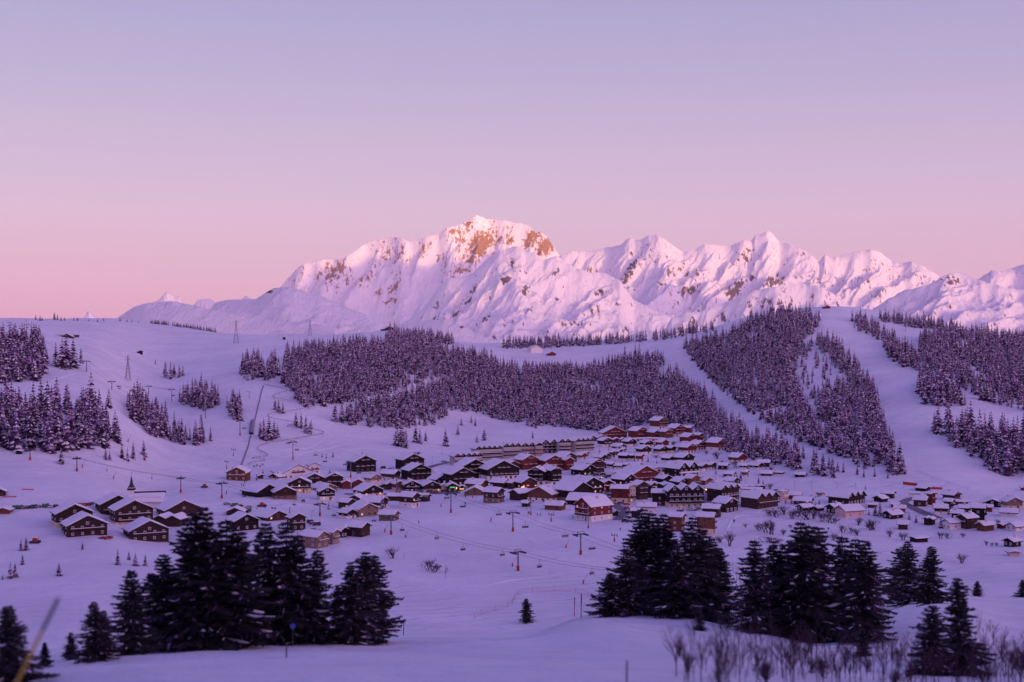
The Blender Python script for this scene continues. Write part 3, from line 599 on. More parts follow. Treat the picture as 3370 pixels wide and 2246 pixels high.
lones([(1905,1078,1048),(1925,1084,1060),(1938,1086,1062),(1970,1092,1068),(1985,1098,1078),(2010,1096,1075),(2040,1100,1082),(1890,1070,1050)], 'small spruce scattered on the snow below the curved piste', 'small spruces below the curved piste')
# village trees, from detail views: (x0, y0, scale) of each view
TILE = {'A': (1120,1460,5.6), 'B': (1460,1400,5.6), 'C': (1800,1360,5.6), 'D': (2140,1360,5.6), 'E': (1800,1540,5.6), 'F': (2140,1540,5.6), 'G': (2480,1560,5.6),
        'H': (2860,1560,4.612), 'I': (740,1500,5.6), 'J': (1000,1580,5.6), 'K': (0,1560,3.795), 'L': (760,1240,4.9), 'M': (1400,1620,3.563), 'P': (0,1000,2.8)}
def tp(t, x, y): a, b, s = TILE[t]; return a+x/s, b+y/s
def tlone(t, x, yb, yt, label, group=None, wid=1.1):
    u, vb = tp(t, x, yb); _, vt = tp(t, x, yt); lone(u, vb, vt, label, group, wid)
tlone('B', 875, 1050, 820, 'tall narrow spruce in front of the big black chalet hotel', wid=1.0)
tlone('B', 630, 540, 430, 'spruce at the corner between the two long balcony hotels')
tlone('B', 1895, 560, 390, 'dark spruce between the white gabled apartment houses')
tlone('A', 770, 1250, 960, 'dark spruce at the gable of the brown and white chalet', wid=1.2)
tlone('A', 180, 1200, 1070, 'small snowy spruce at the small chalet left of the stone one')
tlone('J', 455, 550, 390, 'thin frosted spruce beside the lift pylon with the yellow box')
tlone('I', 700, 370, 240, 'bushy spruce pair behind the small snow hut', wid=1.4); tlone('I', 585, 460, 360, 'low spruce in front of the small snow hut', wid=1.5)
tlone('I', 1935, 340, 240, 'bushy spruce behind the twin gabled red chalet', wid=1.5)
for x, yb, yt, l in ((1330,560,470,'spruce before the white terrace under the red residences'),(970,770,640,'bushy spruce beside the dark chalet ridge'),(1140,690,620,'small spruce left of the dark chalet steps'),(1515,760,690,'spruce between the dark chalet steps and the barn'),
                     (1865,900,800,'spruce beside the small red chalet with white base'),(2025,930,850,'spruce above the black balcony hotel'),(1985,620,530,'spruce left of the small red chalet'),(1390,920,870,'small spruce under the dark twin chalets')):
    tlone('C', x, yb, yt, l)
for x, yb, yt, l in ((1035,570,430,'spruce behind the red chalet pair'),(515,735,625,'spruce between the dark and the red chalet'),(1490,780,600,'bushy spruce above the lone red brown chalet'),(1640,770,630,'spruce pair beside the bushy one above the lone chalet'),(1210,1130,1020,'snowy spruce in the meadow under the small chalets'),
                     (1590,1220,1100,'spruce left of the small gabled chalet'),(1670,1240,1070,'tall spruce in front of the small gabled chalet'),(1998,1310,1160,'lone spruce on the snow above the garages'),(2078,1350,1220,'smaller spruce beside the lone one above the garages'),(1390,1080,1010,'spruce before the small barn chalet')):
    tlone('D', x, yb, yt, l)
for x, yb, yt, l in ((590,550,440,'spruce beside the flat pink house'),(695,560,460,'spruce right of the flat pink house'),(1210,560,450,'spruce on the snow beside the road'),(1140,600,510,'smaller spruce on the snow beside the road'),(2250,780,590,'spruce in the pair right of the pink house'),(2125,760,640,'spruce nearest the pink house gable'),
                     (2060,300,190,'small spruce above the dark long chalet'),(2330,780,520,'dark tall spruce at the valley road bend')):
    tlone('G', x, yb, yt, l)
for x, yb, yt, l in ((90,640,470,'spruce left of the low brown chalet'),(610,700,590,'frosted spruce beside the valley road'),(715,745,620,'frosted spruce with its twin beside the valley road'),(1090,825,650,'frosted spruce between the twin barn and the long farmhouse'),(1210,620,470,'dark spruce among the farm roofs')):
    tlone('H', x, yb, yt, l, wid=1.3)
FLD = 'small spruce on the open field in front of the big chalets at far left'
for x, yb, yt, l in ((262,960,812,'left twin of the dark spruce pair beside the red groomer'),(325,958,785,'right twin of the dark spruce pair beside the red groomer'),(280,1138,1000,'spruce just below the dark pair in the left field'),(130,1305,1100,'left one of two bushy spruces low in the left field'),(188,1298,1108,'right one of two bushy spruces low in the left field'),
                     (30,1325,1258,'tiny spruce at the left edge of the field'),(1030,945,848,'small spruce right under the big left chalets'),(735,1278,1105,'dark conical spruce alone in the left field'),(1470,1142,952,'tallest of four small spruces left of the big tree group'),(1610,1076,962,'faint small spruce, second of the four in the field'),(1690,1148,985,'third of four small spruces left of the big tree group'),(1815,1150,1000,'fourth of four small spruces, nearest the big tree group')):
    tlone('K', x, yb, yt, l, wid=1.35)
# ---- large spruces in front
def big_spruce(seed, slim=1.0, gap=0.0, bare=.06):
    """unit-height detailed spruce: trunk, crown of many needle sprays, snow pads on the boughs"""
    r = random.Random(seed); cr_ = MB(); sn = MB(); tr = MB()
    lean = (r.uniform(-.015, .015), r.uniform(-.015, .015))
    def axis(z): return (lean[0]*math.sin(z*3), lean[1]*math.sin(z*3+1))
    prev = (0, 0, -.04)
    for k in range(1, 9):
        z = k/8*.99; a = axis(z); tr.tube(prev, (a[0], a[1], z), .0165*(1-(k-1)/8)+.0012, .0165*(1-k/8)+.0012, 7, 0, False); prev = (a[0], a[1], z)
    z = bare+.005
    while z < .985:
        f = (z-bare)/(1-bare); rad = (.245*slim*((1-f)**.66)*(0.80+.20*min(1, f*7))+.008)*(1+.16*math.sin(z*23+seed)+.10*math.sin(z*51+seed*2))
        n = max(5, int(13*(1-.4*f))); a0 = r.random()*6.28; ax = axis(z)
        for i in range(n):
            if r.random() < gap: continue
            a = a0+6.283*i/n+r.uniform(-.3, .3); L = rad*r.uniform(.55, 1.28)*(1+.22*math.sin(a*2+seed+z*5)); ca, sa = math.cos(a), math.sin(a)
            droop = r.uniform(.18, .48)*(1-.55*f); tip = r.uniform(.10, .28)
            m = max(3, int(9*L/.2)+2); P = []
            for q in range(m+1):
                t = q/m; rr = L*t; zz = z-L*droop*t*1.5+L*tip*t*t*1.1
                P.append(Vector((ax[0]+ca*rr, ax[1]+sa*rr, zz+r.uniform(-.002, .002))))
            for q in range(m):
                t = (q+.5)/m; c = P[q]*.5+P[q+1]*.5; d = (P[q+1]-P[q]); d.normalize(); side = Vector((-sa, ca, 0))
                wl = (.021+.30*L*(1-t)**.8)*r.uniform(.6, 1.15)
                for sg in (-1, 1):
                    o = side*sg*wl+d*wl*.55+Vector((0, 0, -wl*r.uniform(.15, .55)))
                    b0 = c-d*.010; b1 = c+d*.012
                    cr_.poly([b0, b1, c+o+d*.006, c+o*.6-d*.008+Vector((0, 0, -.006))], [(0, 1, 2, 3)], 1 if r.random() < .05 else 0)
                # hanging twigs
                hl = .012+.10*L*r.uniform(.2, 1.2)
                cr_.poly([c-d*.012, c+d*.012, c+Vector((r.uniform(-.006, .006), r.uniform(-.006, .006), -hl))], [(0, 1, 2)], 0)
            cr_.poly([P[-1]-Vector((-sa, ca, 0))*.006-Vector((ca, sa, 0))*.01, P[-1]+Vector((ca, sa, .2))*.022, P[-1]+Vector((-sa, ca, 0))*.006-Vector((ca, sa, 0))*.01], [(0, 1, 2)], 0)
            if r.random() < (.30 if f < .6 else .14) and L > .045:
                q0 = r.randint(m//3, max(m//3, m-3)); q1 = min(m, q0+r.randint(2, max(2, m//2))); w0 = (.004+.040*L)*r.uniform(.35, 1.1); side = Vector((-sa, ca, 0)); ring = []
                for q in range(q0, q1+1):
                    s_ = (q-q0)/max(1, q1-q0); ww = w0*math.sin(math.pi*(.12+.80*s_))*r.uniform(.8, 1.2)
                    ring.append((P[q]+side*ww+Vector((0, 0, -.4*ww)), P[q]+Vector((0, 0, .003+.55*ww)), P[q]-side*ww+Vector((0, 0, -.4*ww))))
                pts = [v_ for g_ in ring for v_ in g_]; fc = []
                for q in range(len(ring)-1): fc += [(q*3, q*3+1, q*3+4, q*3+3), (q*3+1, q*3+2, q*3+5, q*3+4), (q*3+2, q*3, q*3+3, q*3+5)]
                k3 = (len(ring)-1)*3; sn.poly(pts, fc+[(2, 1, 0), (k3, k3+1, k3+2)], 0)
        z += (.028+.024*(1-f))*r.uniform(.75, 1.25)
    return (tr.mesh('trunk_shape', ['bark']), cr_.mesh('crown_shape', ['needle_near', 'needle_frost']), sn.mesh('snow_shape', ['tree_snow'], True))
BIG = [big_spruce(21, 1.0), big_spruce(22, .85), big_spruce(23, 1.15), big_spruce(24, .95, .10), big_spruce(25, .75, .05), big_spruce(26, 1.0, .25, .16)]
def bigtree(u, vb, vt, k, wid, label, group, dmin=60, dist=None):
    p = hit(u, vb, dmin)
    if dist: p = np.array([(u-CX)/F*dist, dist, float(H((u-CX)/F*dist, dist))]); vb = CY-F*p[2]/dist
    h = (vb-vt)/F*p[1]*1.01; wid *= 1.15
    e = mk('spruce_tree', None, loc=(p[0], p[1], p[2]-.1), rz=rng.uniform(0, 6.28), scale=(h*wid, h*wid, h), label=label, cat='tree', group=group)
    e.empty_display_size = .1
    t, c, s = BIG[k]; mk('trunk', t, e); mk('crown', c, e); mk('snow', s, e, kind='stuff')
    return e
LG_ = 'dark spruce group in front on the left'; RG_ = 'dark spruce group in front on the right'
for u, vb, vt, k, wd, lb in [
 (29,2262,1990,2,1.25,'dark spruce in the bottom left corner behind the slanting pole'),
 (147,2190,2112,3,1.3,'tiny spruce beside the bottom left corner tree'),
 (233,2172,2078,0,1.2,'lowest small spruce at the left end of the front group'),
 (310,2176,1978,2,1.1,'bushy front spruce, second tree of the left group'),
 (342,2170,2003,1,1.1,'front spruce touching the bushy second tree on the left'),
 (431,2157,1874,3,1.15,'slender spruce with gaps standing alone left of the tall group'),
 (500,2140,1880,0,1.15,'front spruce at the left flank of the tall dark group'),
 (540,2138,1822,2,1.1,'broad front spruce at the left shoulder of the tall dark group'),
 (633,2135,1676,0,1.0,'very tall spruce with the twin top, left stem'),
 (671,2134,1666,2,1.0,'very tall spruce with the twin top, right stem and highest tip'),
 (743,2130,1704,0,1.05,'tall spruce in the middle of the left group, right of the twin top'),
 (790,2128,1738,1,1.2,'tall spruce filling the gap in the middle of the left group'),
 (873,2122,1718,2,.95,'tall spruce right of the gap with the glimpse of snow'),
 (940,2120,1708,0,.95,'tallest spruce of the right half of the left group'),
 (976,2118,1750,1,1.1,'spruce on the right shoulder of the left group'),
 (1042,2116,1808,2,.95,'pointed spruce at the right end of the left group'),
 (1112,2118,1925,4,1.2,'low spruce between the left group and the three narrow tips'),
 (1154,2120,1850,4,1.25,'first of the three narrow spruces right of the left group'),
 (1199,2120,1816,4,1.3,'middle one of the three narrow spruces, the highest'),
 (1233,2118,1821,0,1.05,'last of the three narrow spruces, with wide right boughs')]:
    bigtree(u, vb, vt, k, wd, lb, LG_)
for u, vb, vt, k, wd, lb in [
 (2006,2030,1884,2,1.25,'short spruce at the left foot of the right front group'),
 (2060,2026,1800,0,1.2,'spruce with long lower boughs at the left of the right group'),
 (2109,2024,1672,2,1.0,'tall leading spruce of the right group, highest tip'),
 (2148,2026,1682,0,1.0,'tall spruce right beside the leading one'),
 (2186,2028,1690,2,1.05,'tall snowy spruce in the middle of the first right clump'),
 (2230,2034,1790,1,1.3,'lower spruce filling the middle of the first right clump'),
 (2279,2036,1694,0,1.0,'tall spruce on the right side of the first right clump'),
 (2312,2040,1732,1,1.1,'slim spruce on the right side of the first right clump'),
 (2344,2046,1765,0,1.0,'lower spruce at the right end of the first right clump'),
 (2368,2050,1795,1,1.1,'last low spruce at the right end of the first right clump'),
 (2302,2076,2003,3,1.3,'tiny spruce in the snow below the first right clump'),
 (2481,2082,1770,1,1.1,'slender spruce starting the second right clump'),
 (2543,2090,1780,4,1.1,'narrow spruce second in the second right clump'),
 (2583,2094,1780,1,1.15,'narrow dark spruce third in the second right clump'),
 (2636,2112,1710,0,1.0,'highest thin topped spruce of the second right clump'),
 (2658,2114,1722,5,1.0,'thin gappy spruce beside the highest one of the second clump'),
 (2690,2116,1732,2,1.05,'broad spruce with snow laden lower boughs in the second clump'),
 (2769,2104,1756,1,1.15,'pointed spruce right of the broad snow laden one'),
 (2814,2108,1766,0,1.0,'tall spruce near the right end of the second clump'),
 (2845,2112,1775,2,.95,'rightmost tall spruce of the second clump'),
 (2840,2160,2070,3,1.3,'small dark spruce at the foot of the second clump'),
 (2964,1990,1795,5,1.15,'frosted spruce, left of the pair beyond the second clump'),
 (2988,1990,1778,0,1.1,'frosted spruce, right of the pair beyond the second clump'),
 (3064,1988,1797,2,1.15,'broad lone spruce right of the frosted pair'),
 (3069,2225,1990,3,1.35,'ragged dark spruce low in the right corner'),
 (3155,2222,1903,4,1.25,'tall narrow spruce in the right corner')]:
    bigtree(u, vb, vt, k, wd, lb, RG_)
bigtree(1733, 2050, 1968, 1, 1.35, 'single small dark spruce on the bare snow in the centre', 'single trees in the snow', dmin=300)
bigtree(3217, 1963, 1912, 2, 1.3, 'small spruce alone on the snow near the right edge', 'single trees in the snow', dmin=300)
bigtree(3366, 1966, 1908, 2, 1.4, 'small spruce cut by the right edge of the picture', 'single trees in the snow', dmin=300)

# ---- bare shrubs and birches
def bare_tree(seed, stems=1, spread=.25, levels=4):
    r = random.Random(seed); b = MB()
    def grow(p, d, L, rad, lv):
        q = p+d*L; b.tube(p, q, rad, rad*.62, 3, 0, False)
        if lv == 0: return
        for _ in range(r.choice((2, 3, 3))):
            nd = (d+Vector((r.uniform(-1, 1), r.uniform(-1, 1), r.uniform(-.1, .6)))*spread*2.2).normalized()
            grow(p+d*L*r.uniform(.30, 1), nd, L*r.uniform(.55, .8), rad*.58, lv-1)
    for s in range(stems):
        d = Vector((r.uniform(-1, 1)*spread*(stems > 1), r.uniform(-1, 1)*spread*(stems > 1), 1)).normalized()
        grow(Vector((r.uniform(-.1, .1)*(stems > 1), r.uniform(-.1, .1)*(stems > 1), -.02)), d, .30 if stems == 1 else .28, .009 if stems == 1 else .013, levels+(stems == 1))
    return b.mesh('bare_shape', ['twig'])
BARE = [bare_tree(1), bare_tree(2), bare_tree(3)]; BUSH = [bare_tree(11, 8, .5, 4), bare_tree(12, 9, .55, 4), bare_tree(13, 7, .6, 4)]
def bush(t, x, yb, yt, label, wid=1.0, nm='bare_bush', dmin=60, src=BUSH, group=None):
    u, vb = tp(t, x, yb) if t else (x, yb); vt = tp(t, x, yt)[1] if t else yt
    p = hit(u, vb, dmin); h = (vb-vt)/F*p[1]*1.9; wid *= 1.3 if src is BUSH else 1
    mk(nm, src[rng.integers(len(src))], loc=(p[0], p[1], p[2]-.1), rz=rng.uniform(0, 6), scale=(h*wid, h*wid, h), label=label, cat='bush' if src is BUSH else 'bare tree', group=group)
bush('M', 45, 925, 785, 'leafless bush with snow on the slope right of the three narrow spruces', 1.0)
bush('M', 105, 940, 840, 'lower leafless bush touching the one on the open slope', 1.2)
bush('M', 235, 1020, 855, 'leafless sapling right of the two bushes on the slope', .7, 'bare_sapling', src=BARE)
bush('J', 1640, 1450, 1240, 'round leafless bush below the tan chalets', .9); bush('J', 1850, 1480, 1370, 'thin leafless sapling beside the round bush', .6, 'bare_sapling', src=BARE)
bush('A', 1410, 240, 150, 'leafless bush behind the dark balcony hotel', 1.3)
for i, (x, yb, yt, wd) in enumerate([(1235,840,705,1.1),(1575,1010,860,.9),(1330,925,870,1.2),(420,600,520,1.6),(110,830,770,1.8),(1030,770,700,1.0),(2215,1080,990,1.2),(2205,1400,1290,.9)]):
    bush('D', x, yb, yt, 'leafless bush between the hillside chalets', wd, group='bushes between the hillside chalets')
for i, (x, yb, yt, wd) in enumerate([(300,780,640,1.2),(420,800,640,1.0),(560,760,580,.9),(700,830,660,1.1),(800,790,650,1.1),(980,850,640,1.1),(1100,830,660,1.0),(1270,880,700,1.0),(1400,900,700,1.0),(1480,910,790,1.2),(1000,720,640,1.3)]):
    bush('G', x, yb, yt, 'leafless shrub in the dark belt below the right hand houses', wd, group='shrubs in the dark belt')
for i, (x, yb, yt, wd) in enumerate([(110,1050,900,1.0),(230,1090,860,.8),(330,1120,840,.8),(540,1130,1020,1.0),(690,1000,930,1.1),(250,1260,1140,1.8),(430,1290,1180,1.5),(1650,1080,930,1.0),(1790,1100,960,.8),(1910,1140,1010,1.1),(1930,950,800,.9),(2170,1040,860,.9),(2090,1010,930,1.0),(1470,1230,1090,1.0),(1380,1030,980,1.2)]):
    bush('G', x, yb, yt, 'leafless shrub scattered on the snow behind the right spruce group', wd, group='shrubs behind the right spruces')
for i, (x, yb, yt, wd) in enumerate([(1090,985,880,1.0),(1200,985,890,1.0),(1420,970,900,1.1),(520,1010,890,1.1),(320,960,850,.9),(1780,1090,1010,.8),(1860,1100,1040,.9),(1940,1100,1040,.9),(1970,780,690,1.0),(1410,1360,1210,.8),(60,860,680,.8)]):
    bush('H', x, yb, yt, 'leafless shrub in the snow around the right hand farms', wd, group='shrubs around the right farms')
for i, (x, yb, yt, wd) in enumerate([(1760,1100,1020,.9),(1455,1450,1180,.6),(1290,1380,1260,1.6)]):
    bush('F', x, yb, yt, 'leafless shrub on the snowy path right of the orange brown houses', wd, group='shrubs on the path')
for i in range(18):
    u = 2300+i*58+rng.uniform(-25, 25); vb = 2190+rng.uniform(-50, 75); hh = rng.uniform(110, 250)
    p = hit(u, min(vb, 2240)); h = hh/F*p[1]
    mk('bare_sapling', BARE[i % 3], loc=(p[0], p[1], p[2]-.1), rz=rng.uniform(0, 6), scale=(h*.8, h*.8, h), label='thin leafless birch sapling in the thicket at the bottom right', cat='bare tree', group='saplings at the bottom right')
for u, vb, vt in ((2530,2090,1850),(2440,2080,1900),(2905,2140,1900),(2130,2030,1840),(3200,2240,2050)):
    bush(None, u, vb, vt, 'tall thin leafless birch among the right front spruces', .5, 'birch_tree', src=BARE, group='birches among the right spruces')

src = [o for o in COL.objects if o.name.startswith('bare_sapling')][:3]+[o for o in COL.objects if o.name.startswith('bare_bush')][:3]
it = []
for i in range(300):
    u = 2200+1250*rng.random()**.75; vb = rng.uniform(2120+max(0, (2700-u))*.05, 2300)
    p = hit(u, min(vb, 2236)); d_ = p[1]*rng.uniform(.86, 1.05); x_ = (u-CX)/F*d_; h = rng.uniform(2.5, 8.5); k_ = rng.integers(3) if rng.random() < .75 else rng.integers(6)
    if k_ > 2: h = min(h, 3.5)
    it.append((x_, d_, float(H(x_, d_))-.1, h, h*rng.uniform(.6, 1.0), rng.uniform(0, 6), k_))
instancer('thicket', it, src, 'soft reddish purple thicket of bare twigs along the bottom right bank', 'thicket')
# ------------------------------------------------------------------ buildings
def window_mesh(frame, glass, nm):
    b = MB(); t = .13
    b.box(-.5, -.5+t, -.5, .5, 0, 1, 0); b.box(.5-t, .5, -.5, .5, 0, 1, 0); b.box(-.5+t, .5-t, -.5, .5, 0, t, 0); b.box(-.5+t, .5-t, -.5, .5, 1-t, 1, 0)
    b.box(-.04, .04, -.45, .4, t, 1-t, 0); b.box(-.5+t, .5-t, -.1, .1, t, 1-t, 1)
    return b.mesh(nm, [frame, glass])
WIN = {'w': window_mesh('frame_w', 'glass', 'window_white'), 'b': window_mesh('frame_b', 'glass', 'window_brown'), 'l': window_mesh('frame_w', 'window_lit', 'window_lit')}
def balcony_mesh(wood, nm):
    b = MB()
    b.box(-.5, .5, -1.15, 0, -.12, 0, 0); b.box(-.5, .5, -1.15, -1.07, 0, .95, 0); b.box(-.5, -.49, -1.07, 0, 0, .95, 0); b.box(.49, .5, -1.07, 0, 0, .95, 0)
    b.box(-.5, .5, -1.22, -.98, .951, 1.16, 1)
    return b.mesh(nm, [wood, 'roof_snow'])
BALC = {k: balcony_mesh('wood_'+k, 'balcony_'+k) for k in 'kbrot'}; BALC['w'] = balcony_mesh('plaster_w', 'balcony_w'); BALC['c'] = BALC['b']; BALC['p'] = BALC['w']
def ubox(m, nm):
    b = MB(); b.box(-.5, .5, -.5, .5, 0, 1); return b.mesh(nm, [m])
UB = {m: ubox(m, 'block_'+m) for m in ('frame_b', 'wood_k', 'wood_b', 'wood_r', 'wood_o', 'wood_t', 'plaster_w', 'plaster_c', 'roof_snow', 'lamp_warm', 'lamp_white', 'sign_green', 'sign_red', 'steel', 'red_pad', 'blue_flag', 'yellow')}
def chimney_mesh():
    b = MB(); b.box(-.45, .45, -.45, .45, -1.2, 1.3, 0); b.box(-.5, .5, -.5, .5, 1.3, 1.6, 1); return b.mesh('chimney_shape', ['plaster_c', 'roof_snow'])
CHIM = chimney_mesh()
WALLM = {'k': 'wood_k', 'b': 'wood_b', 'r': 'wood_r', 'o': 'wood_o', 't': 'wood_t', 'w': 'plaster_w', 'c': 'plaster_c', 'p': 'plaster_p'}
WORD = {'k': 'dark timber', 'b': 'brown timber', 'r': 'red timber', 'o': 'orange brown', 't': 'tan', 'w': 'white', 'c': 'cream', 'p': 'pale pink'}

def zig(W, n, hw, rise, over):
    """cross-section of a roof with n gables: x, z"""
    P = []; g = W/n
    P.append((-W/2-over, hw-over*rise/(g/2)))
    for i in range(n):
        x = -W/2+g*i
        P.append((x+g/2, hw+rise))
        P.append((x+g, hw) if i < n-1 else (W/2+over, hw-over*rise/(g/2)))
    return P
def roof_slab(P, y0, y1, t0, t1, seed, lump, ny=1, sub=1):
    """solid sheet between profile+t0 and profile+t1"""
    Q = []
    for a, b in zip(P[:-1], P[1:]):
        for k in range(sub): Q.append((a[0]+(b[0]-a[0])*k/sub, a[1]+(b[1]-a[1])*k/sub))
    Q.append(P[-1]); m = len(Q); V = []; Fs = []
    r = random.Random(seed); ph = r.uniform(0, 50)
    for j in range(ny+1):
        y = y0+(y1-y0)*j/ny
        for qi, (x, z) in enumerate(Q):
            dz = lump*float(perlin(x/2.6+ph, y/2.6, 5)) if lump else 0
            if lump: dz -= (t1-t0)*(.45 if qi in (0, m-1) else 0)+(t1-t0)*(.38 if j in (0, ny) else 0)
            ey = lump*.8*float(perlin(x/1.7+ph, j*7.3, 6)) if lump and j in (0, ny) else 0
            V.append((x, y+ey, z+t1+dz))
    b0 = len(V)
    for j in range(ny+1):
        y = y0+(y1-y0)*j/ny
        for x, z in Q: V.append((x, y, z+t0))
    for j in range(ny):
        for i in range(m-1):
            a = j*m+i; Fs.append((a, a+1, a+m+1, a+m)); Fs.append((b0+a+m, b0+a+m+1, b0+a+1, b0+a))
        Fs.append((b0+j*m, j*m, (j+1)*m, b0+(j+1)*m)[::-1]); Fs.append((b0+j*m+m-1, j*m+m-1, (j+1)*m+m-1, b0+(j+1)*m+m-1))
    for i in range(m-1):
        Fs.append((i, b0+i, b0+i+1, i+1)); q = ny*m; Fs.append((q+i+1, b0+q+i+1, b0+q+i, q+i))
    return V, Fs
BLD = []; bseed = [0]
def bld(t, x0, x1, yb, yt, th, r, pal, style='chalet', cl='', lab=None, base=None, n=1, lit=0, sign=None, pitch=25, name=None, bal=None, chim=True):
    bseed[0] += 1; rs = random.Random(bseed[0]*13)
    u0, vb = tp(t, x0, yb); u1, vt = tp(t, x1, yt); um = (u0+u1)/2
    p = hit(um, vb); d = p[1]; px = d/F; th_ = math.radians(th); c, s = math.cos(th_), abs(math.sin(th_))
    over = .9 if style != 'block' else .25
    W = max(3.0, ((u1-u0)*px*(1.26 if u1-u0 < 46 else 1.16)-2*over*c-1.2*over*s)/(c+r*s)); L = r*W
    phi = (vb-CY)/F
    Hh = max(2.6, (vb-vt)*px*1.16-(W/2)*s*phi)
    th_sn = .55
    pitch = 40 if n > 1 and style == 'row' else pitch
    rise = W/n/2*math.tan(math.radians(pitch)) if style != 'block' else .02
    hw = Hh-rise-th_sn-.2
    if hw < 1.9: rise = max(.4, Hh-th_sn-.2-1.9); hw = max(1.7, Hh-rise-th_sn-.2)
    yc = d+(W*s+L*c)/2; xc = (um-CX)/F*yc
    zc = p[2]
    nm = name or {'chalet': 'chalet', 'hotel': 'chalet_hotel', 'row': 'apartment_house', 'block': 'flat_roof_house', 'barn': 'barn', 'garage': 'garage_row'}[style]
    root = mk(nm, None, loc=(xc, yc, zc), rz=th_); root.empty_display_size = .5
    P = zig(W, n, hw, rise, over)
    # walls
    b = MB(); prof = [(-W/2, hw)]
    g = W/n
    for i in range(n): prof += [(-W/2+g*(i+.5), hw+rise), (-W/2+g*(i+1), hw)]
    pts = [(-W/2, -4)]+prof+[(W/2, -4)]; k = len(pts)
    vv = [(x, -L/2, z-.02) for x, z in pts]+[(x, L/2, z-.02) for x, z in pts]
    fs = [tuple(range(k-1, -1, -1)), tuple(range(k, 2*k)), (k, 0, 1, k+1)[::-1], (k-1, 2*k-1, 2*k-2, k-2)[::-1]]
    b.poly(vv, fs, 0)
    mk('wall', b.mesh('wall_shape', ['plaster_g' if style == 'row' and pal == 'w' else WALLM[pal]]), root)
    hb = 0
    if base:
        hb = min(2.9, hw*.45); b = MB(); b.box(-W/2-.06, W/2+.06, -L/2-.06, L/2+.06, -4, hb); mk('base', b.mesh('base_shape', [WALLM[base]]), root)
    y0, y1 = -L/2-over*1.15, L/2+over
    V, Fs = roof_slab(P, y0, y1, -.04, .20, 1, 0); ro = mk('roof', newmesh('roof_shape', V, Fs, [WALLM[pal] if pal in 'kbrot' else 'wood_b']), root)
    Pi = zig(W, n, hw, rise, over-.10)
    V, Fs = roof_slab(Pi, y0+.10, y1-.10, .203, .203+th_sn*rs.uniform(.8, 1.25), bseed[0], .16, ny=8, sub=4 if n == 1 else 3)
    mk('snow', newmesh('roof_snow_shape', V, Fs, ['roof_snow'], smooth=False), ro)
    fr = 'b' if style == 'hotel' and pal in 'kbro' else 'w' if pal in 'kwcp' or rs.random() < .45 else 'b'
    bw = bal or pal
    side = -1 if th >= 0 else 1
    fh = 2.8
    def win(x, z, w_, h_, face, kind=None):
        k_ = kind or fr
        if face == 'g': mk('window', WIN[k_], root, (x, -L/2-.075, z), scale=(w_, .15, h_))
        else: mk('window', WIN[k_], root, (side*(W/2+.075), x, z), rz=-math.pi/2 if side < 0 else math.pi/2, scale=(w_, .15, h_))
    if not lit and cl.startswith(('houses in', 'houses along', 'houses around')): lit = .05  # extra glowing windows added at random, standing in for pale reflections
    nf = max(1, int((hw+.6)/fh)) if style != 'garage' else 1
    big = (u1-u0) > 45
    if style in ('hotel', 'row'):
        for i in range(n):
            gx = -W/2+g*(i+.5); nfl = max(1, int((hw+.4)/fh)); nb_ = max(2, int(round(g/4.0)))
            for f in range(nfl+1):
                z = f*fh+.35 if f < nfl else hw+.1
                wid = g*.92 if f < nfl else g*.42
                m_ = nb_ if f < nfl else max(1, nb_//2)
                if f == nfl and rise < 1.8: continue
                for q in range(m_):
                    x = gx-wid/2+wid*(q+.5)/m_; bwid = wid/m_*.80
                    win(x, z+.15, min(1.7, bwid*.62), 1.75, 'g')
                    if f > 0 and style == 'hotel': mk('balcony', BALC[bw], root, (x, -L/2, z), scale=(bwid, 1, 1))
            if style == 'row' and pal == 'w':
                b = MB(); zz = hw-.9; b.poly([(gx-g*.5, -L/2-.12, zz), (gx+g*.5, -L/2-.12, zz), (gx+g*.5, -L/2-.12, hw), (gx, -L/2-.12, hw+rise-.05), (gx-g*.5, -L/2-.12, hw), (gx-g*.5, -L/2+.2, zz), (gx+g*.5, -L/2+.2, zz)], [(0, 1, 2, 3, 4), (0, 5, 6, 1)]); mk('gable', b.mesh('gable_shape', ['wood_k']), root)
            if style == 'row':
                for f in range(1, nfl): mk('balcony', BALC[bw], root, (gx, -L/2, f*fh+.1), scale=(g*.97, 1.3, .95))
        for f in range(nf):
            m_ = max(1, int(L/6))
            for q in range(m_):
                if rs.random() < .55: win(-L/2+L*(q+.5)/m_, f*fh+1.0, 1.0, 1.1, 's')
    elif style == 'garage':
        m_ = max(2, int(W/3.2))
        for q in range(m_): mk('door', UB['wood_r'], root, (-W/2+W*(q+.5)/m_, -L/2-.05, .1), scale=(W/m_*.62, .12, min(2.0, hw-.3)))
    elif style != 'barn':
        m_ = max(2, min(4, int(W/3.6)))
        for f in range(nf):
            z = f*fh+.8
            if z+1.3 > hw+rise*.35: break
            for q in range(m_):
                lk = 'l' if lit and rs.random() < lit else None
                win(-W/2+W*(q+.5)/m_+rs.uniform(-.2, .2), z, 1.15, 1.3, 'g', lk)
            if big or f == 0:
                ms = max(1, min(4, int(L/4.5)))
                for q in range(ms): win(-L/2+L*(q+.5)/ms, z+.1, 1.1, 1.15, 's', 'l' if lit and rs.random() < lit*.7 else None)
            if f >= 1 and big: mk('balcony', BALC[bw], root, (0, -L/2, f*fh+.1), scale=(W*.86, 1, 1))
        if rise > 2.0: win(0, hw+.15, 1.3, 1.2, 'g')
        if not big and nf >= 2: mk('balcony', BALC[bw], root, (0, -L/2, fh+.1), scale=(W*.8, 1, 1))
        if hb: mk('door', UB['frame_b'], root, (W*.18, -L/2-.09, 0), scale=(1.1, .14, 2.1))
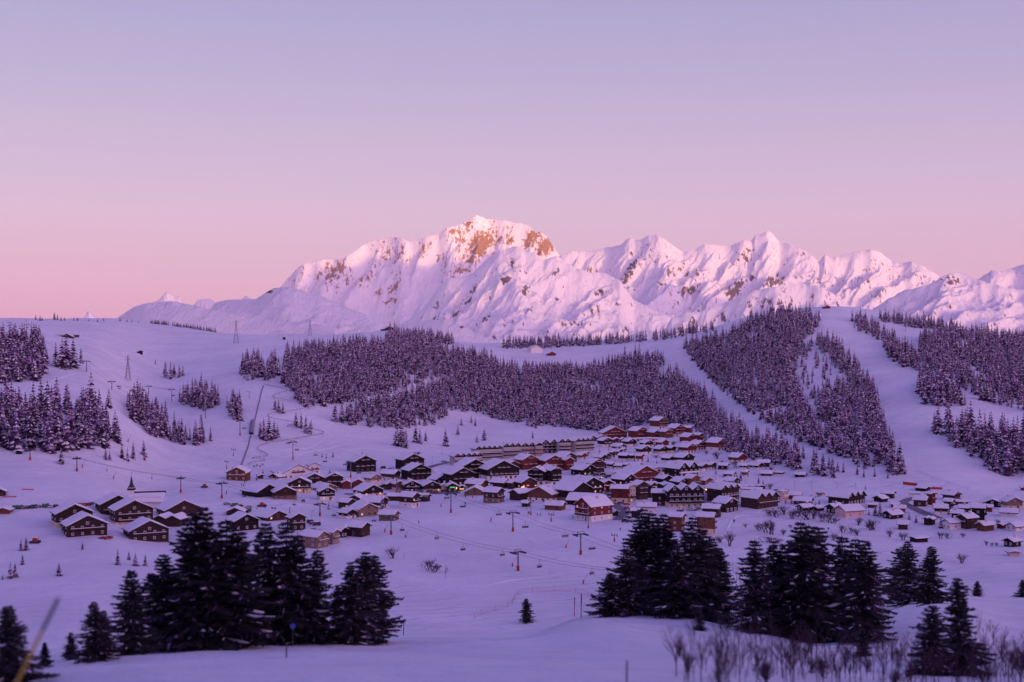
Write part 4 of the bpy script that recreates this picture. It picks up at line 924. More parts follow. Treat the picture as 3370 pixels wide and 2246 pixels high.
    if chim and style not in ('barn', 'garage', 'block') and rs.random() < .75:
        q = rs.choice((-1, 1)); i = rs.randrange(n); gx = -W/2+g*(i+.5)+q*g*.16
        mk('chimney', CHIM, root, (gx, rs.uniform(-.1, .3)*L, hw+rise*.68+.55))
    if sign:
        for kind, fx, fz, w_, h_ in sign:
            mk('lamp' if kind.startswith('lamp') else 'shop_sign', UB[kind], root, (W*fx, -L/2-.25, hw*fz), scale=(w_, .2, h_))
    BLD.append((root, um, cl, lab, pal, base, style, vb, W))
    return root

# the big chalets in front at the left
c = 'big chalets at the far left'
bld('K', 1190, 1680, 550, 295, 30, .75, 'b', 'chalet', c, 'rearmost of the big brown chalets on the left, under the church', chim=False)
bld('K', 640, 1160, 690, 410, 30, .75, 'b', 'chalet', c, 'leftmost of the big brown chalets, with a pale stone corner', base='c', chim=False)
bld('K', 1365, 1910, 680, 365, 30, .75, 'b', 'chalet', c, 'highest of the big brown chalets on the left, balconies at both sides', base='c', chim=False)
bld('K', 770, 1340, 800, 545, 30, .75, 'b', 'chalet', c, 'big brown chalet with broad snowy roof standing lowest on the left', chim=False)
bld('K', 1540, 2105, 860, 610, 30, .75, 'b', 'chalet', c, 'big red brown chalet just left of the tall dark spruces', chim=False)
bld('K', 1960, 2520, 560, 350, 32, .8, 'b', 'chalet', c, 'long brown chalet partly hidden behind the tall twin topped spruce', chim=False)
bld('K', 1945, 2320, 665, 530, -8, .8, 'b', 'barn', c, 'low brown barn roof between the big chalets and the spruces', n=2)
bld('K', -120, 92, 295, 190, 20, .8, 'b', 'chalet', c, 'dark chalet cut by the left edge above the parked cars')
bld('K', -30, 150, 505, 425, 4, .9, 'o', 'barn', c, 'small orange brown barn at the left end of the parked cars')
# houses around the ski school meadow, left of the centre
c = 'houses around the ski school meadow'
bld('I', 70, 437, 465, 240, 0, .9, 'o', 'chalet', c, 'wooden lift station with open truss gable and warm lamp', sign=[('lamp_warm', .46, .9, .5, .5)], chim=False)
bld('I', 590, 722, 432, 345, 35, .9, 'b', 'barn', c, 'tiny brown hut under a thick snow roof beside two spruces')
bld('I', 1500, 1762, 345, 145, 25, .8, 'w', 'hotel', c, 'small white hotel with red balconies peeping over the larger one', bal='r', chim=False)
bld('I', 880, 1632, 440, 185, 32, .8, 'w', 'hotel', c, 'large white hotel with red balconies and a wide snowy roof', bal='r')
bld('I', 820, 1105, 450, 338, -30, .8, 'b', 'chalet', c, 'low brown annex with arcades left of the white hotel', base='w')
bld('I', 1390, 1890, 520, 345, 14, .8, 'b', 'hotel', c, 'brown chalet with long balconies, left half of the twin gables')
bld('I', 1850, 2195, 600, 350, 10, .8, 'b', 'hotel', c, 'brown chalet with glazed gable, right half of the twin gables')
bld('I', 1150, 1598, 690, 430, 10, .8, 'b', 'chalet', c, 'brown chalet on cream ground floor with a long balcony', base='c', lit=.3)
bld('I', 1580, 2062, 665, 525, 42, .9, 't', 'chalet', c, 'tan wooden shop house glowing orange under its eaves', lit=.6, sign=[('lamp_warm', -.3, .8, 1.2, .4)])
bld('I', 1680, 2042, 835, 608, 22, .9, 'k', 'chalet', c, 'dark gabled chalet on white base with flower balcony in the meadow', base='w')
bld('I', 330, 1000, 775, 550, 45, 1.0, 'k', 'barn', c, 'long low dark lodge half buried in the snow, rear gable')
bld('I', 840, 1337, 815, 592, 20, .9, 'b', 'chalet', c, 'low brown lodge with two nested gables facing the meadow', base='t', chim=False)
bld('I', 40, 372, 1102, 965, 3, .8, 'b', 'barn', c, 'brown barn gable below the parked cars in the meadow')
bld('I', 480, 1162, 1215, 1030, 45, 1.2, 'b', 'chalet', c, 'long brown chalet behind the spruce tops with yellow banner', chim=False)
bld('I', 30, 622, 1400, 1108, 35, .8, 'k', 'chalet', c, 'dark brown chalet right behind the tall left spruces', chim=False)
bld('I', 1130, 1502, 1385, 1093, 30, .8, 'b', 'chalet', c, 'brown chalet with snowy balconies right of the spruce tops', chim=False)
bld('J', 600, 805, 1072, 885, 48, 1.0, 'k', 'chalet', c, 'dark hut with a green strip on its gable', sign=[('sign_green', .22, 1.25, .25, 1.4)], chim=False)
bld('J', 790, 1216, 1062, 805, 62, 1.2, 'b', 'chalet', c, 'brown mountain restaurant with terrace and blue flag')
bld('J', 410, 660, 1200, 935, 50, 1.0, 't', 'chalet', c, 'tan wooden chalet, right half of the pair at the snow bank')
bld('J', -60, 442, 1272, 970, 60, 1.2, 't', 'chalet', c, 'tan wooden chalet, left half of the pair at the snow bank')
# west village
c = 'houses along the ski meadow'
bld('A', 125, 650, 532, 255, 30, .8, 'k', 'hotel', c, 'dark balcony hotel standing alone left of the road')
bld('A', 1025, 1537, 487, 220, 30, .8, 'k', 'hotel', c, 'dark balcony hotel, rear one of the two overlapping')
bld('A', 1130, 1667, 680, 410, 30, .8, 'k', 'hotel', c, 'dark balcony hotel, front one of the two overlapping')
bld('A', 750, 1100, 682, 510, 62, 1.3, 'b', 'chalet', c, 'broad brown house with white base left of the front balcony hotel', base='w')
bld('A', 430, 762, 722, 575, 42, .9, 't', 'chalet', c, 'tan wooden chalet on white base below the lone balcony hotel', base='c')
bld('A', 1620, 2002, 752, 600, 35, 1.0, 'k', 'chalet', c, 'low dark house with an entrance gable beside the black hotels')
bld('A', 20, 205, 842, 690, 8, .9, 'r', 'hotel', c, 'red brown gabled house, left half of the pair over the market')
bld('A', 190, 452, 842, 672, 12, .9, 'r', 'hotel', c, 'red brown gabled house, right half of the pair over the market')
bld('A', 570, 832, 835, 758, 50, 1.0, 'b', 'chalet', c, 'low brown roof tucked behind the cream tourist house')
bld('A', 790, 972, 862, 720, 40, .9, 'b', 'chalet', c, 'small brown chalet left of the slim lift pylon')
bld('A', 950, 1182, 885, 708, 28, .9, 'r', 'chalet', c, 'red brown chalet right behind the slim lift pylon', base='c')
bld('A', 1130, 1482, 915, 703, 14, .9, 'k', 'chalet', c, 'dark half timbered chalet with tall windows facing the meadow')
bld('A', 1450, 1862, 910, 713, 18, 1.0, 'b', 'chalet', c, 'brown house with cream pillars and long low roof', base='c', lit=.2)
bld('A', 1835, 1972, 895, 755, 14, .9, 'c', 'chalet', c, 'narrow cream chalet beside the shop with the green sign', lit=.3)
bld('A', 1940, 2172, 902, 745, 10, .9, 'b', 'chalet', c, 'pharmacy chalet with glowing green sign and cross', sign=[('sign_green', 0, .72, 3.2, .55), ('sign_green', .32, 1.2, .8, .8), ('lamp_warm', .35, .5, .6, 1.2)])
bld('A', 2150, 2322, 872, 775, 10, .9, 'k', 'chalet', c, 'low dark snack house with orange lamps', sign=[('lamp_warm', -.05, .45, 2.6, .35)])
bld('A', 245, 787, 988, 780, 34, .9, 'k', 'chalet', c, 'wide roofed tourist house, dark gable over cream ground floor', base='c', lit=.1)
bld('A', 160, 462, 1082, 955, -18, .9, 'b', 'chalet', c, 'brown chalet with small porch below the wide roofed house')
bld('A', 885, 1118, 1062, 928, 78, 1.6, 'b', 'barn', c, 'low brown shed left of the white based chalet')
bld('A', 1085, 1462, 1187, 928, 60, 1.1, 'b', 'chalet', c, 'brown chalet on a white base standing alone on the meadow', base='w')
bld('A', 1410, 1648, 1078, 933, 68, 1.3, 'b', 'barn', c, 'brown shed right of the white based chalet')
bld('A', 390, 862, 1202, 1000, 66, 1.2, 'b', 'chalet', c, 'brown and white chalet with a dark spruce at its gable', base='w')
bld('A', -40, 277, 1212, 1035, 55, 1.1, 'b', 'chalet', c, 'small dark chalet with a snowy roof left of the stone one')
bld('A', 165, 702, 1362, 1122, 35, .9, 't', 'chalet', c, 'tan chalet with rough stone side wall and wide gable')
bld('A', -40, 297, 1392, 1220, 48, 1.0, 'k', 'chalet', c, 'dark chalet on white base below the small dark one', base='w')
bld('A', 715, 1077, 1432, 1250, 68, 1.3, 't', 'chalet', c, 'low stone chalet under deep snow beside a lift pylon')
# apartment rows
c = 'apartment rows at the back'
bld('B', 520, 1057, 672, 405, 24, .45, 'w', 'row', c, 'long white balcony hotel with five small dark gables', n=5, bal='k')
bld('B', 130, 692, 742, 530, 24, .45, 'w', 'row', c, 'lower long balcony hotel with five gables, front left of the other', n=5, bal='k')
bld('B', 1040, 1412, 628, 360, 24, .5, 'w', 'row', c, 'white apartment house with blank end wall and three gables', n=3, bal='k')
bld('B', 1395, 1692, 592, 343, 18, .5, 'w', 'row', c, 'white apartment house with two dark gables and red balconies', n=2, bal='r')
bld('B', 1670, 1832, 587, 350, 15, .8, 'w', 'row', c, 'narrow white apartment house with one gable and red balconies', n=1, bal='r')
bld('B', 1740, 2102, 522, 288, 22, .5, 'k', 'row', c, 'dark apartment house with white windows and two gables', n=2, bal='k')
bld('B', 2090, 2332, 522, 278, 18, .6, 'w', 'row', c, 'white apartment house with pointed dark gables', n=2, bal='k')
bld('C', 400, 852, 722, 480, 32, .6, 'w', 'row', c, 'apartment house with white end wall and four dark gables', n=4, bal='k')
# centre
c = 'houses in the village centre'
bld('B', 200, 802, 1002, 665, 26, .8, 'k', 'hotel', c, 'large black chalet hotel, rear left of the two beside the spruce')
bld('B', 0, 562, 1112, 815, 28, .8, 'k', 'hotel', c, 'large black chalet hotel, lowest of the three')
bld('B', 660, 1372, 1022, 690, 24, .7, 'k', 'hotel', c, 'huge black chalet hotel with white bays behind the slender spruce', base='w')
bld('B', 1060, 1400, 830, 670, 30, 1.0, 'b', 'chalet', c, 'long low brown wing left of the red chalet hotel')
bld('B', 1290, 1732, 828, 575, 34, .9, 'r', 'hotel', c, 'red chalet hotel with stepped gable above the black twin blocks')
bld('B', 1735, 2202, 838, 585, 26, .9, 'r', 'hotel', c, 'red chalet hotel, left of the touching red pair')
bld('C', 270, 492, 1062, 845, 26, 1.0, 'r', 'hotel', c, 'red chalet hotel, right of the touching red pair')
bld('C', 130, 542, 922, 745, 40, .9, 'b', 'chalet', c, 'brown chalet behind the touching red pair')
bld('B', 1800, 2062, 905, 750, 40, .8, 'k', 'chalet', c, 'black block with steep roof at the back of the twin blocks')
bld('B', 1550, 1922, 1112, 808, -18, .7, 'k', 'hotel', c, 'black timber block, left of the twin blocks', base='w')
bld('B', 1890, 2182, 1122, 808, 28, .8, 'k', 'hotel', c, 'black timber block, right of the twin blocks', base='w')
bld('B', 405, 812, 1172, 1013, 62, 1.2, 'o', 'chalet', c, 'orange brown chalet with broad snow roof in front of the black hotels')
bld('B', 390, 802, 1302, 1150, -6, .9, 't', 'chalet', c, 'tan beamed restaurant at the upper edge of the ski meadow', lit=.2)
bld('B', 735, 1112, 1442, 1183, 58, 1.1, 'b', 'chalet', c, 'brown and white chalet with porch at the meadow edge', base='t')
bld('B', 860, 1222, 1172, 1003, 60, 1.2, 'b', 'barn', c, 'grey brown shed roof behind the porch chalet')
bld('B', 1175, 1312, 1182, 1040, 50, 1.2, 'b', 'barn', c, 'narrow brown shed left of the restaurant with the red sign')
bld('B', 1270, 1717, 1172, 978, 32, .9, 'b', 'chalet', c, 'brown restaurant with red sign and orange lights', lit=.5, sign=[('sign_red', -.1, .35, 1.6, .8), ('lamp_warm', -.42, .15, 2.0, .7), ('lamp_warm', .4, .3, .8, .4)])
bld('B', 1215, 1602, 1392, 1200, -45, 1.3, 'b', 'barn', c, 'long low roofed brown building behind the ski huts')
bld('B', 1560, 2202, 1432, 1163, -32, .9, 'o', 'chalet', c, 'rambling red brown and white house with stepped snow roofs', base='w', lit=.15)
bld('B', 1430, 1602, 1512, 1400, 58, 1.2, 'b', 'barn', c, 'small brown ski hut on the meadow')
bld('E', -40, 342, 792, 635, 68, 1.5, 'o', 'chalet', c, 'long light wood ski school cabin on the meadow')
bld('E', 380, 1012, 505, 208, 38, .9, 'k', 'chalet', c, 'large dark sports hall, rear gable with lit windows', lit=.25)
bld('E', 110, 812, 655, 302, 46, .9, 'k', 'barn', c, 'large dark sports hall with wide snow roof and icicles', base='t')
bld('C', 930, 1242, 1455, 1253, 20, .9, 'k', 'chalet', c, 'dark shop chalet with a small pink sign at the road', sign=[('sign_red', -.05, .75, 1.8, .35), ('sign_red', -.3, .45, .6, .4)])
bld('C', 1190, 1642, 1335, 1143, 44, .9, 'k', 'chalet', c, 'dark chalet below the big red balcony hotel')
bld('C', 1350, 2032, 1315, 1008, 30, .8, 'r', 'hotel', c, 'big red hotel with five rows of balconies')
bld('C', 450, 912, 1162, 968, 40, .9, 'k', 'chalet', c, 'dark chalet with white windows and a small green light', lit=.15, sign=[('sign_green', -.1, .2, 1.6, .3)])
bld('C', 670, 1052, 1122, 873, 34, .9, 'b', 'hotel', c, 'brown balcony chalet above the dark chalet with green light')
bld('E', 1180, 1512, 655, 350, 78, 1.5, 'r', 'chalet', c, 'red and cream house with dormer gables at the road fork', base='c')
bld('E', 1460, 1642, 642, 340, 28, 1.0, 'c', 'chalet', c, 'cream half timbered house beside the road fork')
bld('E', 1560, 1862, 592, 283, 32, .9, 'b', 'hotel', c, 'brown balcony house with a glazed stair tower')
bld('E', 1800, 2012, 562, 298, 42, 1.0, 'b', 'hotel', c, 'brown balcony house right of the glazed stair tower')
bld('E', 390, 1062, 712, 505, 70, 1.5, 'k', 'barn', c, 'low dark shed with twin snow roofs behind the red lodge')
bld('E', 530, 1192, 1000, 595, -50, 1.25, 'r', 'chalet', c, 'big red ski lodge with steep snow roof and white base', base='w', pitch=33)
bld('E', 1180, 1302, 892, 785, 30, 1.0, 'k', 'barn', c, 'tiny dark hut right behind the big red ski lodge')
bld('E', 1660, 2012, 862, 665, 80, 1.6, 'w', 'chalet', c, 'white house with deep snow roof behind the right spruce tips')
bld('E', 1560, 1702, 925, 760, 82, 1.4, 'b', 'barn', c, 'small shed roof beside the parked cars')
# right part of the centre
c = 'houses at the east side of the centre'
bld('F', 30, 332, 705, 430, 80, 1.5, 'k', 'chalet', c, 'dark house with broad snow roof left of the three gabled black hotel', base='b')
bld('F', 285, 952, 745, 363, 8, .5, 'k', 'row', c, 'black hotel with three gables and rows of white windows', n=3, base='c')
bld('F', 1060, 1622, 645, 340, 36, .8, 'b', 'row', c, 'red brown hotel with three gables and curving balconies', n=3)
bld('F', 1680, 2345, 772, 480, 38, .7, 'b', 'row', c, 'brown hotel with three gables above the shrubs', n=3)
bld('F', 1160, 1612, 832, 583, 38, .9, 'k', 'row', c, 'black gabled house with white framed windows at the snowy path', n=1)
bld('F', 950, 1312, 922, 700, 68, 1.3, 'b', 'barn', c, 'broad snow roofed building left of the black gabled house')
bld('F', 845, 1207, 1242, 868, 70, 1.25, 'o', 'chalet', c, 'orange brown house with huge snow roof beside the path', base='c', chim=False)
bld('F', 320, 652, 1182, 868, 64, 1.2, 'o', 'chalet', c, 'orange brown house behind the right spruce tips', chim=False)
bld('D', 100, 407, 1347, 1163, 34, 1.0, 'k', 'chalet', c, 'dark gabled chalet right of the big red balcony hotel')
bld('D', 380, 732, 1392, 1213, 28, 1.0, 'k', 'chalet', c, 'dark gabled chalet with white lower windows', base='w')
bld('D', 620, 922, 1387, 1163, 32, 1.0, 'o', 'hotel', c, 'reddish chalet with orange balconies')
bld('D', 880, 1132, 1332, 1195, 38, 1.0, 'o', 'chalet', c, 'small reddish chalet right of the orange balconies')
bld('D', 1090, 1412, 1332, 1235, 40, 1.0, 'b', 'chalet', c, 'low brown chalet with a warm lamp', sign=[('lamp_warm', -.45, .3, .9, .9)])
bld('D', 1340, 1657, 1312, 1193, 40, 1.0, 'b', 'chalet', c, 'brown gabled chalet at the end of the row')
bld('D', 0, 402, 1392, 1290, 8, .7, 'k', 'barn', c, 'low dark double gable in front of the dark chalets', n=2)
bld('D', 1000, 1202, 1482, 1330, -10, 1.0, 'b', 'chalet', c, 'small brown house with a bright orange lamp', sign=[('lamp_warm', -.4, .5, .8, 1.0)])
bld('D', 280, 862, 1192, 935, 34, .9, 'k', 'row', c, 'black walled hotel with white balcony rows above the centre', n=2, bal='w')
bld('D', 1630, 2092, 1402, 1338, 4, .35, 'b', 'garage', c, 'low row of four brown garage gables in the snow', n=4)
bld('D', 1610, 2062, 1545, 1400, 70, 1.4, 'w', 'block', c, 'large flat snow covered car park roof')
bld('G', 450, 622, 512, 340, 30, 1.0, 'p', 'block', c, 'flat roofed pale pink house right of the brown hotel')
bld('G', 620, 882, 478, 350, 70, 1.6, 'r', 'barn', c, 'long low red building behind the pale pink house')
bld('G', 730, 1092, 578, 440, 65, 1.4, 'b', 'chalet', c, 'brown chalet with broad roof below the long red building')
bld('G', 800, 1102, 692, 575, -60, 1.3, 'k', 'chalet', c, 'dark chalet half hidden by the shrubs')
bld('G', 1100, 1300, 700, 600, -60, 1.3, 'b', 'barn', c, 'small snowy roof right of the dark chalet in the shrubs')
bld('G', 1340, 1662, 742, 570, -55, 1.2, 'k', 'chalet', c, 'dark steep gabled chalet left of the large pink house')
bld('G', 1520, 2012, 812, 600, -66, 1.3, 'p', 'chalet', c, 'large pale pink house under a broad snow roof', chim=True)
bld('G', 1380, 2052, 592, 345, 44, .7, 'k', 'row', c, 'dark three gabled hotel on the right with long snow roof', n=3)
bld('G', 2095, 2282, 632, 545, 70, 1.3, 'b', 'chalet', c, 'small chalet between the spruces right of the pink house')
# hillside residences
c = 'red residences below the forest'
bld('C', 975, 1452, 478, 273, 14, .6, 'r', 'hotel', c, 'wide red residence with three balcony rows, leftmost of the upper row')
bld('C', 730, 930, 525, 425, 12, .9, 'r', 'chalet', c, 'low red house with shallow gable left of the wide residence')
bld('C', 905, 1100, 525, 413, 12, .9, 'r', 'chalet', c, 'low red house touching the left foot of the wide residence')
bld('C', 1505, 1852, 478, 280, 34, .9, 'r', 'hotel', c, 'tall red residence right of the wide one')
bld('C', 1845, 2142, 465, 310, 34, .9, 'r', 'hotel', c, 'red residence, left half of the pair below the top chalet')
bld('C', 2070, 2307, 465, 308, 34, 1.0, 'o', 'hotel', c, 'orange red residence, right half of the pair below the top chalet')
bld('C', 1900, 2222, 305, 98, 40, .9, 'o', 'hotel', c, 'brown tower chalet at the forest edge, highest in the village', base='w')
bld('D', 310, 637, 445, 235, 34, .9, 'r', 'hotel', c, 'red residence at the forest edge right of the top chalet', base='w')
bld('D', 600, 772, 395, 248, 68, 1.2, 'r', 'chalet', c, 'small red house behind the residence at the forest edge')
bld('D', 545, 862, 542, 390, 36, .9, 'r', 'hotel', c, 'red residence with the low white garage beneath')
bld('D', 800, 972, 525, 383, 45, 1.1, 'r', 'chalet', c, 'red house attached right of the residence with garage')
bld('D', 720, 1032, 695, 528, 38, .9, 'r', 'hotel', c, 'red chalet residence, upper of the pair in the meadow', base='w')
bld('D', 520, 852, 748, 580, 38, .9, 'r', 'hotel', c, 'red chalet residence, lower of the pair in the meadow', base='w')
bld('D', 1040, 1412, 705, 493, 42, .9, 'r', 'hotel', c, 'red brown residence with double gable, rightmost of the red ones', base='w')
bld('D', 105, 332, 615, 500, 36, .9, 'r', 'chalet', c, 'small red chalet on the slope below the residence pair')
bld('D', 580, 712, 582, 535, 5, .5, 'w', 'garage', c, 'low white garage with red doors under the red residences')
bld('C', 1590, 2162, 522, 468, 3, .25, 'w', 'garage', c, 'long white terrace wall with red doors under the residences')
bld('C', 1100, 1580, 545, 462, 4, .3, 'b', 'garage', c, 'row of low scalloped snow roofs under the wide residence', n=4)
bld('C', 1215, 1402, 1155, 1078, 8, .3, 'w', 'garage', 'houses in the village centre', 'white garage row with red doors left of the big red hotel')
bld('C', 1920, 2192, 1092, 1000, 8, .3, 'w', 'garage', 'houses in the village centre', 'white garage row with red doors above the big red hotel')
bld('D', 1435, 1782, 920, 760, 38, .9, 'r', 'chalet', 'hillside chalets', 'lone red brown chalet on white base near the forest wedge', base='w')
# small dark chalets on the slope
c = 'slope chalets under the red residences'
for t, x0, x1, yb, yt, th, r, p, bs in [('C',940,1187,635,473,30,.9,'k','w'),('C',1390,1652,618,483,30,.9,'k','w'),('C',1720,1952,628,508,30,.9,'k','w'),('C',1210,1452,662,573,40,1.0,'k',None),
  ('C',1640,1922,768,618,28,.9,'k','w'),('C',1350,1462,722,648,45,1.1,'k',None),('C',1225,1392,782,678,42,1.0,'k',None),('C',1150,1252,832,708,40,1.2,'b','w'),('C',960,1167,852,748,42,1.0,'b',None),
  ('C',850,1092,892,773,50,1.1,'k',None),('C',1315,1532,892,748,55,1.1,'k','w'),('C',1510,1632,892,763,50,1.2,'k','w'),('C',1630,1782,902,768,52,1.2,'r','w'),('C',540,722,862,743,45,1.0,'r','w'),('C',665,772,802,718,45,1.2,'r',None),
  ('D',60,342,752,618,32,.9,'k','c'),('D',290,472,738,618,36,1.0,'k','c'),('D',205,447,918,783,50,1.0,'k','w'),('D',430,802,928,758,36,.9,'k','w')]:
    bld(t, x0, x1, yb, yt, th, r, p, 'chalet', c, None, bs)
c = 'low row above the red hotel'
for t, x0, x1, yb, yt, th, r, p, bs in [('C',1030,1132,1012,903,45,1.2,'k',None),('C',1105,1257,1032,918,45,1.1,'b','w'),('C',1238,1412,1032,938,60,1.2,'b','w'),('C',1390,1522,1030,928,50,1.2,'b','w'),('C',1500,1742,1005,922,60,1.3,'k',None)]:
    bld(t, x0, x1, yb, yt, th, r, p, 'chalet', c, None, bs)
c = 'chalets near the curved piste'
for t, x0, x1, yb, yt, th, r, p, bs in [('D',840,1062,1072,938,38,1.0,'b','w'),('D',1010,1217,1042,913,40,1.0,'b','w'),('D',1250,1442,1048,933,66,1.3,'k',None),('D',1640,1812,1038,938,60,1.2,'k','w'),
  ('D',1815,2092,1042,918,45,1.0,'k','w'),('D',1995,2202,1002,878,75,1.4,'b',None),('D',1350,1562,1188,1083,62,1.3,'b',None),('D',1675,1817,1188,1063,55,1.1,'o','w'),('D',2040,2262,1172,1078,68,1.4,'b',None),('G',330,562,30,-40,60,1.3,'b','w'),('G',760,972,68,-20,60,1.4,'k',None)]:
    bld(t, x0, x1, yb, yt, th, r, p, 'chalet', c, None, bs)
c = 'right edge farm houses'
for t, x0, x1, yb, yt, th, r, p, bs, st, n in [('H',65,292,432,333,-50,1.1,'k',None,'barn',1),('H',195,392,382,265,60,1.2,'b',None,'chalet',1),('H',330,452,512,448,70,1.3,'k',None,'barn',1),('H',380,557,598,485,70,1.3,'o',None,'chalet',1),
  ('H',215,512,692,565,-60,1.2,'k',None,'chalet',1),('H',695,932,272,195,45,1.0,'k',None,'barn',1),('H',615,762,352,303,75,1.8,'w',None,'block',1),('H',660,902,502,358,62,1.1,'b',None,'chalet',1),('H',870,1014,475,298,30,.9,'r',None,'hotel',2),
  ('H',1115,1392,415,272,40,.9,'b',None,'hotel',1),('H',1130,1292,562,398,48,1.1,'b',None,'chalet',1),('H',1295,1502,482,403,74,1.4,'b',None,'chalet',1),('H',985,1192,622,478,74,1.2,'b','w','chalet',1),('H',1360,1552,622,480,72,1.2,'k',None,'chalet',1),
  ('H',1540,1782,712,488,66,1.1,'k',None,'chalet',1),('H',1240,1432,706,563,70,1.2,'k',None,'chalet',1),('H',1680,2032,505,388,-14,.8,'k',None,'chalet',1),('H',2030,2302,545,373,5,.8,'t','c','chalet',1),('H',1770,1855,582,480,60,1.2,'r',None,'barn',1),
  ('H',1975,2265,652,538,66,1.4,'w',None,'chalet',1),('H',825,1012,788,668,-40,.9,'k',None,'barn',2),('H',1120,1392,856,698,-66,1.3,'w',None,'chalet',1),('H',1340,1642,846,633,-60,1.2,'b',None,'chalet',1),('H',1640,1892,880,738,-66,1.3,'o',None,'chalet',1),
  ('H',2085,2370,878,748,-60,1.2,'w',None,'chalet',1),('H',1955,2065,842,755,-50,1.1,'r',None,'barn',1),('H',2040,2312,1120,978,-55,1.2,'k',None,'chalet',1),('H',430,600,856,728,72,1.1,'b',None,'barn',1),('H',620,892,1046,953,-66,1.5,'k',None,'barn',1),('H',2100,2272,1258,1178,-5,.9,'p',None,'barn',1),('H',2295,2400,258,210,-10,1.,'o',None,'barn',1)]:
    bld(t, x0, x1, yb, yt, th, r, p, st, c, None, bs, n)
# far huts on the hills
TILE['Q'] = (0, 0, 1.0)
for x0, x1, yb, yt, th, p, lb in [(1738,1784,1162,1140,20,'w','mountain restaurant with snow roof on the plateau above the forest'),(1800,1828,1172,1159,10,'r','small red hut beside the plateau restaurant'),(207,240,1113,1100,5,'b','grey barn with its gable to the slope on the left hill'),
   (450,470,1166,1154,30,'k','dark lift hut on the bare left slope'),(2709,2730,1017,1006,5,'r','red cabin at the top of the wide piste'),(1256,1300,1082,1069,20,'b','brown hut on top of the far wooded knoll'),(930,941,1119,1110,10,'k','gondola station cabin with a light on the left ridge'),
   (2692,2704,1040,1030,0,'w','small pale marker hut at the piste edge under the summit'),(190,252,1108,1103,3,'b','low wooden wall beside the grey barn'),(53,74,1496,1483,5,'k','dark tow lift hut under the lower left forest')]:
    bld('Q', x0, x1, yb, yt, th, .8, p, 'barn', 'huts', lb, name='hut')
# church: nave and slim spire
def church():
    u, v = tp('K', 1630, 320); p = hit(u, v); px = p[1]/F; root = mk('church', None, loc=tuple(p), rz=0, label='small church with slate spire and long snowy nave roof', cat='church')
    s = px/3.795
    b = MB(); b.box(-38*s, 38*s, 0, 76*s, -4, 145*s); mk('tower', b.mesh('tower_shape', ['plaster_w']), root)
    b = MB(); b.box(-42*s, 42*s, -4*s, 80*s, 112*s, 138*s); mk('belfry', b.mesh('belfry_shape', ['wood_b']), root)
    b = MB(); m = 38*s; z0, z1, z2 = 145*s, 178*s, 300*s
    P = [(-m, 38*s-m, z0), (m, 38*s-m, z0), (m, 38*s+m, z0), (-m, 38*s+m, z0)]; q = m*.5; P += [(-q, 38*s-q, z1), (q, 38*s-q, z1), (q, 38*s+q, z1), (-q, 38*s+q, z1), (0, 38*s, z2)]
    b.poly(P, [(0, 1, 5, 4), (1, 2, 6, 5), (2, 3, 7, 6), (3, 0, 4, 7), (4, 5, 8), (5, 6, 8), (6, 7, 8), (7, 4, 8)]); mk('spire', b.mesh('spire_shape', ['slate']), root)
    b = MB(); b.tube((0, 38*s, z2-.2), (0, 38*s, z2+2.2), .07, .05, 5); mk('cross', b.mesh('cross_shape', ['steel_dark']), root)
    b = MB(); W = 400*s; b.box(0, W, -60*s, 60*s, -6, 40*s); mk('nave', b.mesh('nave_shape', ['plaster_w']), root)
    b = MB(); b.poly([(-30*s, -95*s, -8*s), (W+25*s, -105*s, -14*s), (W+25*s, 20*s, 88*s), (-30*s, 20*s, 72*s), (-30*s, -95*s, -18*s), (W+25*s, -105*s, -24*s), (W+25*s, 20*s, 70*s), (-30*s, 20*s, 54*s)],
           [(0, 1, 2, 3), (7, 6, 5, 4), (0, 4, 5, 1), (1, 5, 6, 2), (2, 6, 7, 3), (3, 7, 4, 0)]); mk('roof', b.mesh('roof_shape', ['roof_snow']), root)
    b = MB(); b.poly([(-32*s, 18*s, 62*s), (W+40*s, 18*s, 80*s), (W+27*s, 30*s, 104*s), (-18*s, 30*s, 92*s), (-32*s, 26*s, 62*s), (W+40*s, 26*s, 80*s), (W+27*s, 36*s, 104*s), (-18*s, 36*s, 92*s)],
           [(0, 1, 2, 3), (7, 6, 5, 4), (3, 2, 6, 7), (0, 3, 7, 4), (1, 5, 6, 2)]); mk('ridge_board', b.mesh('ridge_shape', ['wood_b']), root)
church()
# labels: named ones as written; the small look-alikes by their place in the row
from collections import defaultdict
grp = defaultdict(list)
CATN = {'chalet': 'chalet', 'hotel': 'hotel', 'row': 'apartment house', 'block': 'house', 'barn': 'barn', 'garage': 'garage'}
for rec in BLD:
    root, um, cl, lab, pal, base, style, vb, W = rec
    root['category'] = CATN[style]; root['group'] = cl
    if lab: root['label'] = lab
    else: grp[cl].append(rec)
NTH = lambda k: ORD[k] if k < 20 else ('twenty '+ORD[k-20] if k < 29 else 'thirtieth' if k == 29 else 'thirty '+ORD[k-30])
for cl, L_ in grp.items():
    L_.sort(key=lambda q: q[1])
    for k, rec in enumerate(L_):
        root, um, _, _, pal, base, style, vb, W = rec
        root['label'] = '%s %s%s, %s from left of the %s' % (WORD[pal].replace(' timber', ''), CATN[style], ' on white base' if base == 'w' else '', NTH(k), cl)
print('BUILDINGS', len(BLD))
